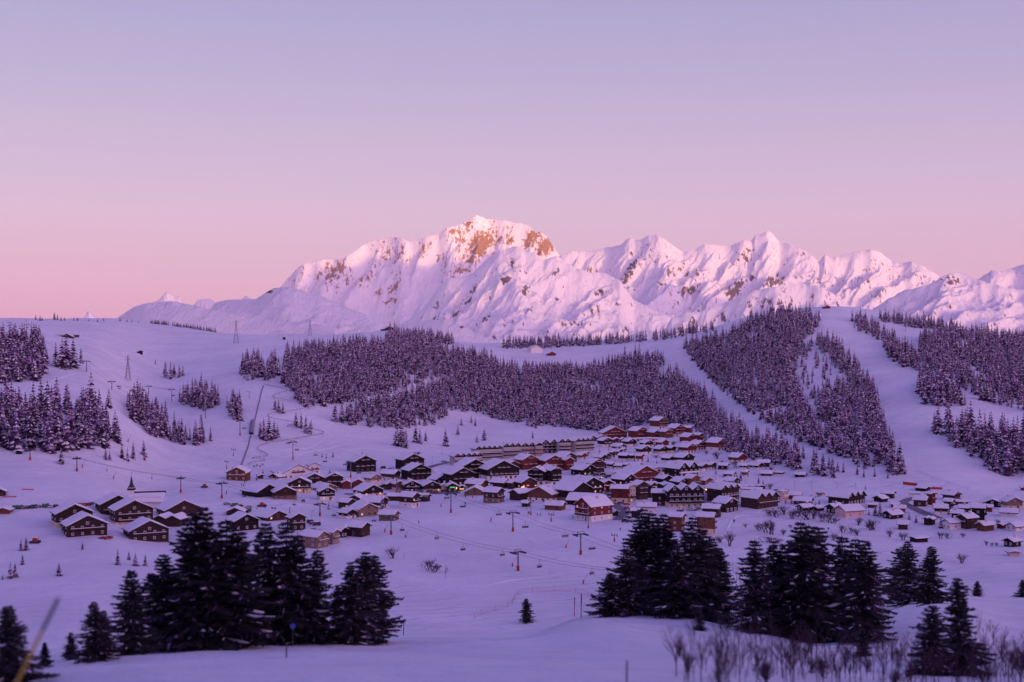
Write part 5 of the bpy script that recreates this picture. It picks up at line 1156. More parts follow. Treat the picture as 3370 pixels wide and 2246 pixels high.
# ------------------------------------------------------------------ lifts
def place(t, x, y, dmin=60): u, v = tp(t, x, y) if t else (x, y); return hit(u, v, dmin)
def pylon_meshes():
    m = MB(); m.tube((0, 0, -1), (0, 0, 1), .042, .032, 8, 0)          # unit mast, scaled
    return m
def pylon(line, px_, hpx, cross, label, group, dirv, red=True):
    """tubular lift pylon: mast, cross arm with wheel banks, padded foot"""
    p = px_; h = hpx
    e = mk('lift_pylon', None, loc=tuple(p), rz=math.atan2(dirv[1], dirv[0]), label=label, cat='lift pylon', group=group)
    b = MB(); b.tube((0, 0, -1), (0, 0, h), .42, .30, 8); mk('mast', b.mesh('mast_shape', ['steel']), e)
    b = MB(); b.box(-.25, .25, -cross, cross, h-.5, h-.05)
    for s_ in (-1, 1):
        b.box(-2.3, 2.3, s_*cross-.18, s_*cross+.18, h-.95, h-.55)
        for k in range(5): b.tube((-2+k, s_*cross-.22, h-.45), (-2+k, s_*cross+.22, h-.45), .28, .28, 6)
    b.box(-.08, .08, -cross*.7, cross*.7, h+.7, h+.85)
    for q in (-.65, .65): b.box(-.08, .08, cross*q-.08, cross*q+.08, h-.1, h+.8)
    mk('crossarm', b.mesh('crossarm_shape', ['steel_dark']), e)
    if red:
        b = MB(); b.tube((0, 0, -.5), (0, 0, 2.0), .62, .62, 8); mk('padding', b.mesh('padding_shape', ['red_pad']), e)
    return e
def chair_mesh(w_=2.6):
    b = MB()
    b.tube((0, 0, 0), (0, 0, -2.0), .06, .06, 5); b.box(-.05, .05, -w_/2, w_/2, -2.05, -1.95)
    for s_ in (-1, 1): b.tube((0, s_*w_/2, -2), (.1, s_*w_/2, -3.2), .05, .05, 4)
    b.box(-.15, .55, -w_/2, w_/2, -3.3, -3.12, 0); b.box(-.22, -.12, -w_/2, w_/2, -3.12, -2.45, 0); b.tube((.55, -w_/2, -2.6), (.55, w_/2, -2.6), .05, .05, 4)
    b.box(-.2, .55, -w_/2, w_/2, -3.115, -3.02, 1)
    return b.mesh('chair_shape', ['steel_dark', 'roof_snow'])
CHAIR6 = chair_mesh(3.2); CHAIR4 = chair_mesh(2.2)
def cable_line(name, label, pts, cross, group, names, chairs, chair, red=True, sag=.018, step=None, extra=None):
    P = []
    for (u, vb, vt) in pts:
        p = hit(u, vb); P.append((p, max(6.0, (vb-vt)/F*p[1])))
    if extra is not None: P.append((np.array(extra), 10.0))
    tops = []
    for i, (p, h) in enumerate(P):
        a = P[max(0, i-1)][0]; b_ = P[min(len(P)-1, i+1)][0]; d = (b_-a)[:2]; d = d/np.linalg.norm(d)
        if i < len(pts): pylon(None, p, h, cross, names % (ORD[i] if i < 20 else 'next'), group, d, red)
        tops.append((p[0], p[1], p[2]+h-.35, d))
    b = MB(); spots = []
    for i in range(len(tops)-1):
        A = Vector(tops[i][:3]); B = Vector(tops[i+1][:3]); Ls = (B-A).length; n = 8; d = (B-A); d.z = 0; d.normalize(); sd = Vector((-d.y, d.x, 0))
        for s_ in (-1, 1):
            prev = None
            for k in range(n+1):
                t = k/n; q = A.lerp(B, t)+sd*s_*cross+Vector((0, 0, -4*sag*Ls*t*(1-t)))
                if prev is not None: b.tube(prev, q, .06, .06, 3, 0, False)
                prev = q
        st = step or 34.0; m = int(Ls/st)
        for s_ in (-1, 1):
            for k in range(m):
                t = (k+.5+.22*s_)/m
                if .06 < t < .94: spots.append((A.lerp(B, t)+sd*s_*cross+Vector((0, 0, -4*sag*Ls*t*(1-t))), math.atan2(d.y, d.x)+(0 if s_ > 0 else math.pi)))
    mk(name, b.mesh('cable_shape', ['steel_dark']), label=label, cat='cable')
    for q, rz in spots: mk('lift_chair', chair, loc=q, rz=rz, label=chairs, cat='lift chair', group=chairs+'s')
cable_line('lift_cable', 'haul ropes of the chairlift crossing the front meadow', [(790,1435,1385),(964,1514,1454),(1154,1574,1522),(1305,1626,1571),(1484,1689,1625),(1688,1751,1687),(1911,1827,1757)], 2.6, 'pylons of the front chairlift',
           'grey tubular pylon, %s from the left on the front chairlift', 'empty wide chair on the front chairlift', CHAIR6, step=46, extra=hit(2120, 1905)+np.array([0, 0, 0]))
cable_line('lift_cable', 'haul ropes of the chairlift passing in front of the tan chalets', [(99,1517,1481),(253,1553,1507),(595,1623,1572),(730,1641,1589),(1053,1700,1657),(1287,1761,1701),(1705,1880,1816)], 2.4, 'pylons of the lower chairlift',
           'dark pylon, %s from the left on the lower chairlift', 'empty small chair on the lower chairlift', CHAIR4, step=44, extra=hit(2030, 1960))
cable_line('lift_cable', 'haul ropes of the chairlift over the upper left slope', [(30,1086,1062),(88,1104,1068),(285,1225,1189),(368,1284,1255),(489,1298,1271),(565,1323,1282),(676,1379,1332)], 2.6, 'pylons of the upper left chairlift',
           'grey pylon, %s from the left on the upper left chairlift', 'empty chair on the upper left chairlift', CHAIR6, red=False, step=55)
for i, (u, vb, vt) in enumerate([(820,1311,1288),(768,1502,1477),(746,1545,1517),(1814,1718,1690),(2022,1784,1757),(1936,1741,1680),(1747,1696,1644),(2183,1113,1103),(3240,1382,1360),(2980,1092,1074)]):
    p = hit(u, vb); h = (vb-vt)/F*p[1]; e = mk('tow_pylon', None, loc=tuple(p), rz=.4, label='slim tow lift pole with a side arm, %s from the left' % ORD[sorted([820,768,746,1814,2022,1936,1747,2183,3240,2980]).index(u)], cat='lift pylon', group='tow lift poles')
    b = MB(); b.tube((0, 0, -1), (0, 0, h), .22, .15, 6); mk('mast', b.mesh('mast_shape', ['steel']), e)
    b = MB(); b.box(-1.6, 1.6, -.12, .12, h-.9, h-.6); b.box(1.3, 1.6, -.12, .12, h-1.8, h-.6); b.box(-1.6, -1.3, -.12, .12, h-.6, h+.3); mk('arm', b.mesh('arm_shape', ['steel_dark']), e)
    b = MB(); b.tube((0, 0, -.5), (0, 0, 1.7), .36, .36, 6); mk('padding', b.mesh('padding_shape', ['red_pad']), e)
def lattice(u, vb, vt, label):
    p = hit(u, vb); h = (vb-vt)/F*p[1]; b = MB(); w0 = h*.10; n = 9; zs = [h*(1-(1-k/n)**1.25) for k in range(n+1)]
    def wz(z): return w0*max(.10, (1-z/h)**1.25+.06)
    for k in range(n):
        a, c_ = wz(zs[k]), wz(zs[k+1]); q0 = [(-a, -a), (a, -a), (a, a), (-a, a)]; q1 = [(-c_, -c_), (c_, -c_), (c_, c_), (-c_, c_)]
        for i in range(4):
            j = (i+1) % 4; r_ = .10
            b.tube((*q0[i], zs[k]), (*q1[i], zs[k+1]), r_*1.4, r_*1.4, 4, 0, False); b.tube((*q0[i], zs[k]), (*q1[j], zs[k+1]), r_, r_, 3, 0, False); b.tube((*q0[j], zs[k]), (*q1[i], zs[k+1]), r_, r_, 3, 0, False)
    e = mk('lattice_pylon', None, loc=(p[0], p[1], p[2]-.3), label=label, cat='power pylon', group='steel lattice power pylons')
    mk('tower', b.mesh('lattice_shape', ['steel']), e)
    b = MB()
    for z, wd in ((h*.93, h*.10), (h*.84, h*.12)):
        b.tube((-wd, 0, z), (wd, 0, z), .12, .12, 4)
        for s_ in (-1, 1): b.tube((s_*wd*.9, 0, z), (s_*wd*.9, 0, z-1.2), .09, .09, 4)
    mk('crossarm', b.mesh('lattice_arm_shape', ['steel']), e)
lattice(421, 1254, 1170, 'steel lattice power pylon on the open left slope'); lattice(777, 1132, 1055, 'steel lattice power pylon on the left ridge line'); lattice(1020, 1106, 1053, 'steel lattice power pylon above the central forest')
# gondola gantry on the ridge
p = hit(923, 1118); b = MB(); hh = 26/F*p[1]; 
for s_ in (-1, 1): b.tube((s_*4, 0, -1), (s_*2, 0, hh), .25, .2, 5)
b.box(-3.4, 3.4, -.2, .2, hh-.4, hh)
mk('lift_gantry', b.mesh('gantry_shape', ['steel']), loc=tuple(p), label='steel gantry of a lift on the left ridge beside the cabin', cat='lift pylon')
# red padded snow lances
lan = [(1451,1671,1659),(1615,1718,1704),(1862,1805,1793),(1686,1867,1857),(1919,1923,1913),(1266,1753,1740),(1334,1770,1762),(373,1578,1567),(421,1457,1446),(270,1541,1530),(745,1627,1616),(475,1516,1507),(1500,1636,1630),(1532,1636,1628),(1555,1640,1632)]
for i, (u, vb, vt) in enumerate(lan):
    p = hit(u, vb); h = max(1.6, (vb-vt)/F*p[1]); e = mk('snow_lance', None, loc=tuple(p), rot=(0, .12, .3), label='red padded snow making pole on the piste, %s from the left' % ORD[sorted(q[0] for q in lan).index(u)], cat='snow cannon', group='red padded snow making poles')
    b = MB(); b.tube((0, 0, -.4), (0, 0, h), .34, .26, 7); mk('padding', b.mesh('padding_shape', ['red_pad']), e)
    b = MB(); b.tube((0, 0, h-.3), (h*.85, 0, h*2.6), .07, .05, 4); mk('lance', b.mesh('lance_shape', ['steel']), e)
# piste poles in the front
for u, vb, vt, m_, lb in ((1912,2035,1957,'red_pad','tall red and black piste pole before the right spruce group'),(1890,2030,1968,'red_pad','thin leaning red piste pole beside the tall one'),(1328,2092,2040,'steel_dark','thin dark stake near the centre left bank'),(942,2165,2120,'steel_dark','thin marker stake in the left bank snow'),(2062,2246,2175,'steel_dark','dark stake at the bottom right of the centre')):
    p = hit(u, vb); h = (vb-vt)/F*p[1]; b = MB(); b.tube((0, 0, -.5), (.02*h, 0, h), .05+.0002*p[1], .04+.0002*p[1], 6, 0); 
    if m_ == 'red_pad': b.tube((.012*h, 0, h*.62), (.022*h, 0, h*1.02), .07+.0002*p[1], .07+.0002*p[1], 6, 1)
    mk('piste_pole', b.mesh('pole_shape', [m_, 'steel_dark']), loc=tuple(p), label=lb, cat='pole')
for u, vb, vt, lb in ((964,2110,2048,'round blue piste sign in front of the left spruces'),(1314,2062,2040,'small round blue sign right of the narrow spruces'),(1321,2078,2054,'second small round blue sign right of the narrow spruces')):
    p = hit(u, vb+20 if u < 1000 else vb); h = (vb-vt)/F*p[1]+.3; r_ = (9 if u < 1000 else 4)/F*p[1]
    e = mk('piste_sign', None, loc=tuple(p), label=lb, cat='sign'); b = MB(); b.tube((0, 0, -.5), (0, 0, h), .035, .03, 6); mk('post', b.mesh('post_shape', ['steel']), e)
    b = MB(); b.tube((0, -.05, h), (0, -.09, h), r_, r_, 16); mk('disc', b.mesh('disc_shape', ['blue_sign']), e)
# slanting yellow pole at the bottom left
A = Vector(((15-CX)/F*46, 46, (CY-2265)/F*46)); B = Vector(((192-CX)/F*46, 46, (CY-1970)/F*46))
gA = Vector((A.x-.9, 46, float(H(A.x-.9, 46))-.5))
e = mk('slanting_pole', None, loc=gA, label='slanting yellow and dark pole sticking out of the snow at bottom left', cat='pole')
dv = (B-gA); b = MB(); b.tube((0, 0, 0), tuple(dv*.80), .062, .062, 10); mk('shaft', b.mesh('shaft_shape', ['yellow']), e)
b = MB(); b.tube(tuple(dv*.80), tuple(dv), .064, .064, 10); mk('tip', b.mesh('tip_shape', ['steel_dark']), e)

# ------------------------------------------------------------------ fences, tracks, roads draped on the snow
def drape(pts, step=3.0):
    P = [hit(*q) for q in pts]; out = []
    for a, b_ in zip(P[:-1], P[1:]):
        n = max(1, int(np.linalg.norm((b_-a)[:2])/step))
        for k in range(n): out.append((a+(b_-a)*k/n)[:2])
    out.append(P[-1][:2]); out = np.array(out)
    if len(out) > 6:
        k = np.ones(5)/5; s_ = np.stack([np.convolve(np.pad(out[:, i], 2, mode='edge'), k, 'valid') for i in (0, 1)], 1); out = s_
    return [(x, y, float(H(x, y))) for x, y in out]
def net_fence(pts, height, label, name='safety_net', m_='red_net', banner=False, step=2.5):
    Q = drape(pts, step); b = MB()
    if banner:
        for a, c_ in zip(Q[:-1], Q[1:]): b.poly([(a[0], a[1]-.03, a[2]-.1), (c_[0], c_[1]-.03, c_[2]-.1), (c_[0], c_[1]-.03, c_[2]+height), (a[0], a[1]-.03, a[2]+height), (a[0], a[1]+.03, a[2]-.1), (c_[0], c_[1]+.03, c_[2]-.1), (c_[0], c_[1]+.03, c_[2]+height), (a[0], a[1]+.03, a[2]+height)],
                                                 [(0, 1, 2, 3), (7, 6, 5, 4), (3, 2, 6, 7)])
    else:
        n = 5
        for a, c_ in zip(Q[:-1], Q[1:]):
            for k in range(n): z = .1+height*k/(n-1); b.tube((a[0], a[1], a[2]+z), (c_[0], c_[1], c_[2]+z), .018 if 0 < k < n-1 else .03, None, 3, 0, False)
    e = mk(name, None, loc=Q[0], label=label, cat='fence')
    net = mk('net' if not banner else 'banner', b.mesh('net_shape', [m_]), e, loc=tuple(-np.array(Q[0])))
    pb = MB(); pb.tube((0, 0, -.4), (0, 0, 1), .05, .04, 5); pm = pb.mesh('stake_shape', ['red_net'])
    for q in Q[::3 if not banner else 4]: mk('stake', pm, e, loc=tuple(np.array(q)-np.array(Q[0])), scale=(1, 1, height+.35))
NET = [(565,1500),(580,1460),(640,1440),(760,1410),(900,1375),(1000,1340),(1035,1290),(1040,1225),(1100,1195),(1250,1175),(1500,1160),(1700,1165),(1800,1175),(1900,1220),(2050,1265)]
net_fence([tp('M', *q) for q in NET], 1.5, 'curving red safety net along the piste in the centre of the snow')
net_fence([tp('H', 515, 165), tp('H', 600, 175), tp('H', 735, 192)], 1.9, 'bright red banner fence, left stretch at the foot of the wide piste', 'banner_fence', 'red_pad', True)
net_fence([tp('H', 920, 232), tp('H', 1000, 238), tp('H', 1112, 242)], 1.5, 'bright red banner fence, right stretch beyond the dark barn', 'banner_fence', 'red_pad', True)
net_fence([tp('H', 700, -60), tp('H', 850, 20), tp('H', 1000, 85), tp('H', 1200, 150), tp('H', 1400, 210), tp('H', 1570, 255)], 1.3, 'thin reddish net along the right side of the wide piste foot')
net_fence([tp('K', 270, 205), tp('K', 420, 208)], .7, 'pale red fence in the snow above the left parked cars', 'banner_fence', 'red_net', True)
net_fence([tp('K', 30, 303), tp('K', 205, 295)], .7, 'pale red fence right of the chalet at the left edge', 'banner_fence', 'red_net', True)
# alpine coaster
TR = [(530,130),(820,200),(950,245),(720,320),(630,350),(700,390),(860,408),(1060,412),(1290,440),(1390,490),(1400,515),(1210,550),(1030,575),(900,590),(720,615),(560,640),(525,665),(560,685),(800,725),(980,750),(1150,775),(900,800),(830,815),(900,830),(1150,850),
      (1300,865),(1450,880),(1530,915),(1450,945),(1200,985),(980,1025),(800,1050),(640,1075),(550,1085),(530,1115),(450,1140),(370,1175),(420,1205),(620,1265),(640,1285),(540,1305),(280,1325),(300,1335),(560,1335),(630,1350),(560,1365),(400,1390),(300,1402),(260,1450)]
Q = drape([tp('L', *q) for q in TR], 4.0); b = MB(); sp_ = []
for i, (a, c_) in enumerate(zip(Q[:-1], Q[1:])):
    ha = 1.0+1.6*max(0, math.sin(i*.045))**2; hc = 1.0+1.6*max(0, math.sin((i+1)*.045))**2; d = Vector((c_[0]-a[0], c_[1]-a[1], 0)); d = d.normalized() if d.length > .01 else Vector((1, 0, 0)); s_ = Vector((-d.y, d.x, 0))*.35
    for g_ in (-1, 1): b.tube((a[0]+s_.x*g_, a[1]+s_.y*g_, a[2]+ha), (c_[0]+s_.x*g_, c_[1]+s_.y*g_, c_[2]+hc), .13, .13, 4, 0, False)
    if i % 3 == 0: sp_.append((a, ha))
e = mk('coaster_track', None, loc=Q[0], label='winding alpine coaster track on low trestles above the white hotel', cat='coaster track')
O = -np.array(Q[0]); mk('rails', b.mesh('rail_shape', ['track_grey']), e, loc=tuple(O))
b = MB()
for a, ha in sp_: b.tube((a[0], a[1], a[2]-.5), (a[0], a[1], a[2]+ha), .12, .12, 4, 0, False)
t_ = mk('trestles', b.mesh('trestle_shape', ['steel']), e, loc=tuple(O)); t_['kind'] = 'stuff'
# tow track with covered conveyor
Q = drape([tp('L', 530, 145), tp('L', 480, 300), tp('L', 430, 520), tp('L', 375, 730), tp('L', 320, 960), tp('L', 290, 1085), tp('L', 230, 1260), tp('L', 160, 1440)], 5); b = MB()
for a, c_ in zip(Q[:-1], Q[1:]): b.poly([(a[0]-.5, a[1], a[2]-.3), (a[0]+.5, a[1], a[2]-.3), (c_[0]+.5, c_[1], c_[2]-.3), (c_[0]-.5, c_[1], c_[2]-.3), (a[0]-.5, a[1], a[2]+.45), (a[0]+.5, a[1], a[2]+.45), (c_[0]+.5, c_[1], c_[2]+.45), (c_[0]-.5, c_[1], c_[2]+.45)], [(4, 5, 6, 7), (0, 1, 5, 4), (1, 2, 6, 5), (3, 0, 4, 7)])
mk('tow_track', b.mesh('tow_track_shape', ['track_grey']), label='straight grey sledge tow track climbing the nursery slope', cat='lift track')
Q = drape([tp('L', 350, 720), tp('L', 325, 958)], 6); b = MB()
for a, c_ in zip(Q[:-1], Q[1:]):
    w_ = 2.2; P = []
    for q in (a, c_):
        for k in range(7): an = math.pi*k/6; P.append((q[0]-math.cos(an)*w_, q[1], q[2]-.2+math.sin(an)*2.6))
    b.poly(P, [(k, k+1, k+8, k+7) for k in range(6)])
mk('conveyor_tunnel', b.mesh('tunnel_shape', ['track_grey']), label='covered conveyor tunnel beside the straight tow track', cat='tunnel')
def road(pts, wid, name, label, m_='asphalt'):
    Q = drape(pts, 4); V = []; Fs = []
    for i, q in enumerate(Q):
        a = Q[max(0, i-1)]; c_ = Q[min(len(Q)-1, i+1)]; d = Vector((c_[0]-a[0], c_[1]-a[1], 0)); d = d.normalized() if d.length > 0 else Vector((1, 0, 0)); n_ = Vector((-d.y, d.x, 0))
        for g_ in (-1, -.33, .33, 1): x, y = q[0]+n_.x*wid*g_, q[1]+n_.y*wid*g_; V.append((x, y, float(H(x, y))+.16))
    for i in range(len(Q)-1):
        for k in range(3): Fs.append((i*4+k, i*4+k+1, i*4+5+k, i*4+4+k))
    mk(name, newmesh(name+'_shape', V, Fs, [m_], smooth=True), kind='structure', label=label, cat='road')
road([tp('E', 1060, 330), tp('E', 1130, 440), tp('E', 1080, 540), tp('E', 1020, 620), tp('E', 1150, 650), tp('E', 1260, 690), tp('E', 1380, 760), tp('E', 1420, 840), tp('E', 1380, 930), tp('E', 1250, 985)], 3.2, 'road', 'grey village road curving past the big red lodge')
road([tp('A', 1560, 470), tp('A', 1750, 410), tp('A', 2060, 340)], 3.0, 'road', 'grey road climbing behind the dark balcony hotels')
road([tp('F', 1000, 480), tp('F', 1060, 560), tp('F', 1030, 680), tp('F', 900, 740), tp('F', 700, 800)], 3.0, 'road', 'grey road between the black and the red brown hotel')
road([tp('C', 1090, 1160), tp('C', 1040, 1210), tp('C', 950, 1260)], 2.6, 'road', 'grey street where the car shows its headlights')
road([tp('H', 770, 345), tp('H', 560, 400), tp('H', 500, 440), tp('H', 700, 540), tp('H', 950, 650), tp('H', 1100, 690)], 2.8, 'road', 'valley road bending between the right hand farms')
road([tp('A', 0, 935), tp('A', 800, 935), tp('A', 1500, 925), tp('A', 2300, 905)], 3.2, 'road', 'street in front of the shops above the ski meadow')

# low ridges of pushed snow left by groomers and skiers
def berm(pts, wid, hgt, label):
    Q = drape(pts, 3); V = []; Fs = []
    for i, q in enumerate(Q):
        a = Q[max(0, i-1)]; c_ = Q[min(len(Q)-1, i+1)]; d = Vector((c_[0]-a[0], c_[1]-a[1], 0)); d = d.normalized() if d.length > 0 else Vector((1, 0, 0)); n_ = Vector((-d.y, d.x, 0))
        f = min(1, i/4, (len(Q)-1-i)/4)*(.6+.8*abs(float(perlin(i*.37, wid*3.1, 77))))
        for g_, z_ in ((-1, -.05), (-.4, hgt*f), (.3, hgt*f*.9), (1, -.05)): x, y = q[0]+n_.x*wid*g_, q[1]+n_.y*wid*g_; V.append((x, y, float(H(x, y))+z_))
    for i in range(len(Q)-1):
        for k in range(3): Fs.append((i*4+k, i*4+k+1, i*4+5+k, i*4+4+k))
    mk('snow_berm', newmesh('berm_shape', V, Fs, ['roof_snow'], smooth=True), kind='structure', label=label, cat='snow bank')
for t, P_, w_ in [('M', [(0,655),(300,700),(600,745),(900,832)], 1.0), ('M', [(0,690),(350,760),(620,800),(900,850)], .8), ('M', [(480,880),(600,878),(700,890)], .8), ('M', [(1050,500),(1250,570),(1450,640),(1750,690)], 1.4), ('M', [(1080,520),(1300,610),(1500,665),(1700,700)], .9),
                  ('M', [(560,1140),(800,1075),(1100,1020),(1450,995)], .8), ('M', [(0,1090),(150,1120),(330,1160)], .7), ('M', [(30,1220),(200,1130),(340,1070)], .7), ('P', [(700,370),(900,400),(1100,455),(1370,463)], 2.2), ('P', [(830,600),(1100,610),(1300,660),(1500,770)], 1.8),
                  ('P', [(850,590),(1150,620),(1350,700),(1510,775)], 1.5), ('P', [(1620,430),(1900,400),(2120,370)], 2.5), ('P', [(450,720),(560,680),(720,640)], 1.4), ('L', [(1980,1080),(1500,1180),(1100,1250),(700,1320)], 1.2), ('L', [(1530,930),(1500,1020),(1300,1150),(900,1200),(600,1190)], .9), ('B', [(0,330),(300,300),(700,330),(900,370)], 1.2), ('A', [(0,150),(500,80),(900,130)], .9), ('A', [(200,60),(700,130),(1200,150)], .9),
                  ('F', [(1400,1180),(1480,980),(1600,890),(1900,850)], .7), ('D', [(2100,-300),(2300,-150),(2500,-60)], 1.5)]:
    berm([tp(t, *q) for q in P_], w_, .35, 'low ridge of pushed snow on the piste')
# ------------------------------------------------------------------ cars, people, groomers, flags
def car_mesh(paint, nm, van=False, lights=False):
    b = MB()
    def ring(zs, xs, ys): pass
    h1, h2 = (.95, 1.95) if van else (.85, 1.42)
    prof = [(-2.1, .35), (-2.15, .75), (-1.9 if not van else -2.1, h1+.05), (-1.35 if not van else -1.95, h2-.02), (.35 if not van else 1.1, h2), (1.05 if not van else 1.65, h1+.05), (1.95, .78), (2.1, .38)]
    n = len(prof)
    for yy_ in (-.86, .86):
        pass
    V = [(x, -.86+(.14 if z > h1+.2 else 0), z) for x, z in prof]+[(x, .86-(.14 if z > h1+.2 else 0), z) for x, z in prof]
    b.poly(V, [tuple(range(n)), tuple(range(2*n-1, n-1, -1))]+[(i, i+n, (i+1) % n+n, (i+1) % n) for i in range(n)], 0)
    z0 = h1+.12; z1 = h2-.1
    for s_ in (-1, 1):
        y = s_*.79; b.poly([(-1.6, y+s_*.02, z0), (.75, y+s_*.02, z0), (.30, y-s_*.03, z1), (-1.25, y-s_*.03, z1)], [(0, 1, 2, 3) if s_ < 0 else (3, 2, 1, 0)], 1)
    xx0 = 1.0 if not van else 1.62; b.poly([(xx0+.02, -.65, z0-.03), (xx0+.02, .65, z0-.03), (xx0-.55, .6, z1+.05), (xx0-.55, -.6, z1+.05)], [(0, 1, 2, 3)], 1)
    for x in (-1.3, 1.3):
        for s_ in (-1, 1): b.tube((x, s_*.70, .33), (x, s_*.90, .33), .33, .33, 8, 2)
    b.box(-1.35, .4 if not van else 1.1, -.62, .62, h2+.003, h2+.16, 3); b.box(1.15, 1.9, -.6, .6, .88, .96, 3)
    if lights:
        for s_ in (-1, 1): b.tube((2.06, s_*.6, .66), (2.16, s_*.6, .66), .17, .17, 8, 4)
    return b.mesh(nm, [paint, 'glass', 'tyre', 'roof_snow', 'lamp_white'])
CARS = [car_mesh('paint_dark', 'car_dark'), car_mesh('paint_grey', 'car_grey'), car_mesh('paint_white', 'car_white'), car_mesh('paint_red', 'car_red'), car_mesh('paint_dark', 'car_van', True), car_mesh('paint_green', 'car_green', True)]
CN = ['dark', 'grey', 'white', 'dark red', 'dark', 'green']; lit_car = car_mesh('paint_grey', 'car_lit', False, True)
CAR_SETS = [
 ('E', 'beside the curved road at the big red lodge', [(1145,580),(1165,625),(1180,515),(1000,475),(1370,668),(1470,695),(1540,758),(1540,805),(1510,845),(1480,940),(1440,1003),(1520,1008),(1590,1003),(1480,755)], 0),
 ('I', 'in the meadow car park behind the left spruces', [(40,910),(170,940),(270,950),(430,970),(420,1035),(370,1062),(1580,1248),(1690,1298),(1625,1275),(1700,1382),(1640,1392)], .2),
 ('A', 'along the street before the shops', [(1130,912),(1230,916),(1540,908),(1640,908),(1750,908),(1920,892)], 0),
 ('A', 'on the road behind the dark balcony hotels', [(785,470),(930,488),(1910,350),(1690,535)], .2),
 ('F', 'on the car park below the three gabled black hotel', [(780,745),(780,785),(540,840),(530,893),(1080,698),(560,768),(1650,712)], .3),
 ('K', 'in the long row above the big chalets', [(195,440),(250,440),(305,438),(360,436),(425,434),(465,430),(575,424),(640,424),(690,420)], 1.2),
 ('K', 'in the short row behind the big left chalets', [(920,400),(970,398),(1030,400),(1085,400),(1130,394)], 1.2),
 ('K', 'in front of the lowest big left chalet', [(1290,818),(1350,812)], 0),
 ('C', 'on the snowy street above the sports hall', [(1020,1155),(1130,1145),(900,1160),(1120,1188),(890,1240)], .3),
 ('G', 'on the road above the shrubs at the right', [(425,325),(530,325),(605,325),(1090,435),(1150,425),(1205,405),(1260,385)], .6)]
for t, where, lst, rz in CAR_SETS:
    lst = sorted(lst)
    for k, (x, y) in enumerate(lst):
        p = place(t, x, y); i = rng.integers(6); a = rz+rng.uniform(-.25, .25)+(math.pi if rng.random() < .5 else 0)
        mk('parked_car', CARS[i], loc=(p[0], p[1], p[2]+.02), rz=a, label='%s car, %s from left, %s' % (CN[i], ORD[k], where), cat='car', group='cars '+where)
p = place('C', 1025, 1200); mk('car', lit_car, loc=tuple(p), rz=-1.75, label='grey car driving with bright headlights in the village street', cat='car')
# people
def person_mesh(jacket, legs, stride):
    bm_v = [(0, 0, .95), (0, 0, 1.2), (0, 0, 1.42), (0, 0, 1.54), (0, 0, 1.70), (.11, 0, .9), (.14, stride*.16, .48), (.14, stride*.22, .05), (.14, stride*.22-.14, .02), (-.11, 0, .9), (-.14, -stride*.12, .48), (-.14, -stride*.22, .05), (-.14, -stride*.22-.14, .02), (.22, 0, 1.40), (.30, -.05, 1.12), (.30, -.20, .95), (-.22, 0, 1.40), (-.30, -.05, 1.12), (-.30, -.18, .95)]
    ed = [(0, 1), (1, 2), (2, 3), (3, 4), (0, 5), (5, 6), (6, 7), (7, 8), (0, 9), (9, 10), (10, 11), (11, 12), (2, 13), (13, 14), (14, 15), (2, 16), (16, 17), (17, 18)]
    rad = [.17, .18, .17, .07, .115, .12, .085, .07, .06, .12, .085, .07, .06, .085, .07, .055, .085, .07, .055]
    me = bpy.data.meshes.new('skel'); me.from_pydata(bm_v, ed, []); o = bpy.data.objects.new('skel', me); COL.objects.link(o)
    o.modifiers.new('skin', 'SKIN')
    for i, r_ in enumerate(rad): me.skin_vertices[0].data[i].radius = (r_, r_)
    me.skin_vertices[0].data[0].use_root = True
    o.modifiers.new('sub', 'SUBSURF').levels = 1
    dg = bpy.context.evaluated_depsgraph_get(); m2 = bpy.data.meshes.new_from_object(o.evaluated_get(dg)); bpy.data.objects.remove(o); bpy.data.meshes.remove(me)
    m2.name = 'person_shape'; m2.materials.clear()
    for m_ in (jacket, legs, 'skin', 'cloth_dark'): m2.materials.append(MAT[m_])
    for f in m2.polygons:
        z = f.center.z; f.material_index = 3 if z > 1.70 else 2 if z > 1.55 else 0 if z > .93 else 1; f.use_smooth = True
    return m2
PPL = [person_mesh('cloth_dark', 'cloth_dark', 1), person_mesh('cloth_blue', 'cloth_dark', -1), person_mesh('cloth_red', 'cloth_dark', .5), person_mesh('cloth_dark', 'cloth_blue', .8)]
PSET = [('I', 'standing in the group above the white hotel', [(530,222),(553,220),(580,205),(600,203),(640,220),(660,218),(690,188),(705,188)]), ('I', 'walking near the wooden lift station', [(140,262),(360,508),(372,508),(310,568),(345,572)]),
        ('I', 'in the group of four in the open meadow', [(1420,862),(1437,866),(1455,858),(1470,866)]), ('I', 'beside the red groomer in the meadow', [(740,990),(755,992),(865,1006),(880,1008),(915,1010),(930,1008)]),
        ('A', 'skiing below the pylon on the front meadow', [(2295,1135),(2310,1142)]), ('M', 'near the ski school cabin on the meadow', [(1205,262),(1216,262),(1313,282),(1348,284),(2285,458)]), ('F', 'walking as a pair on the snowy path', [(1535,1012),(1551,1012)]),
        ('A', 'standing alone on the slope below the stone chalet', [(1447,1485)]), ('A', 'walking alone on the snow above the road', [(1870,200)])]
PC = ['dark clothes', 'blue jacket', 'red jacket', 'blue trousers']
for t, where, lst in PSET:
    for k, (x, y) in enumerate(sorted(lst)):
        p = place(t, x, y); i = rng.integers(4)
        mk('person', PPL[i], loc=(p[0], p[1], p[2]), rz=rng.uniform(0, 6.28), scale=1.06, label='person in %s%s %s' % (PC[i], ', %s from left,' % ORD[k] if len(lst) > 1 else '', where), cat='person')
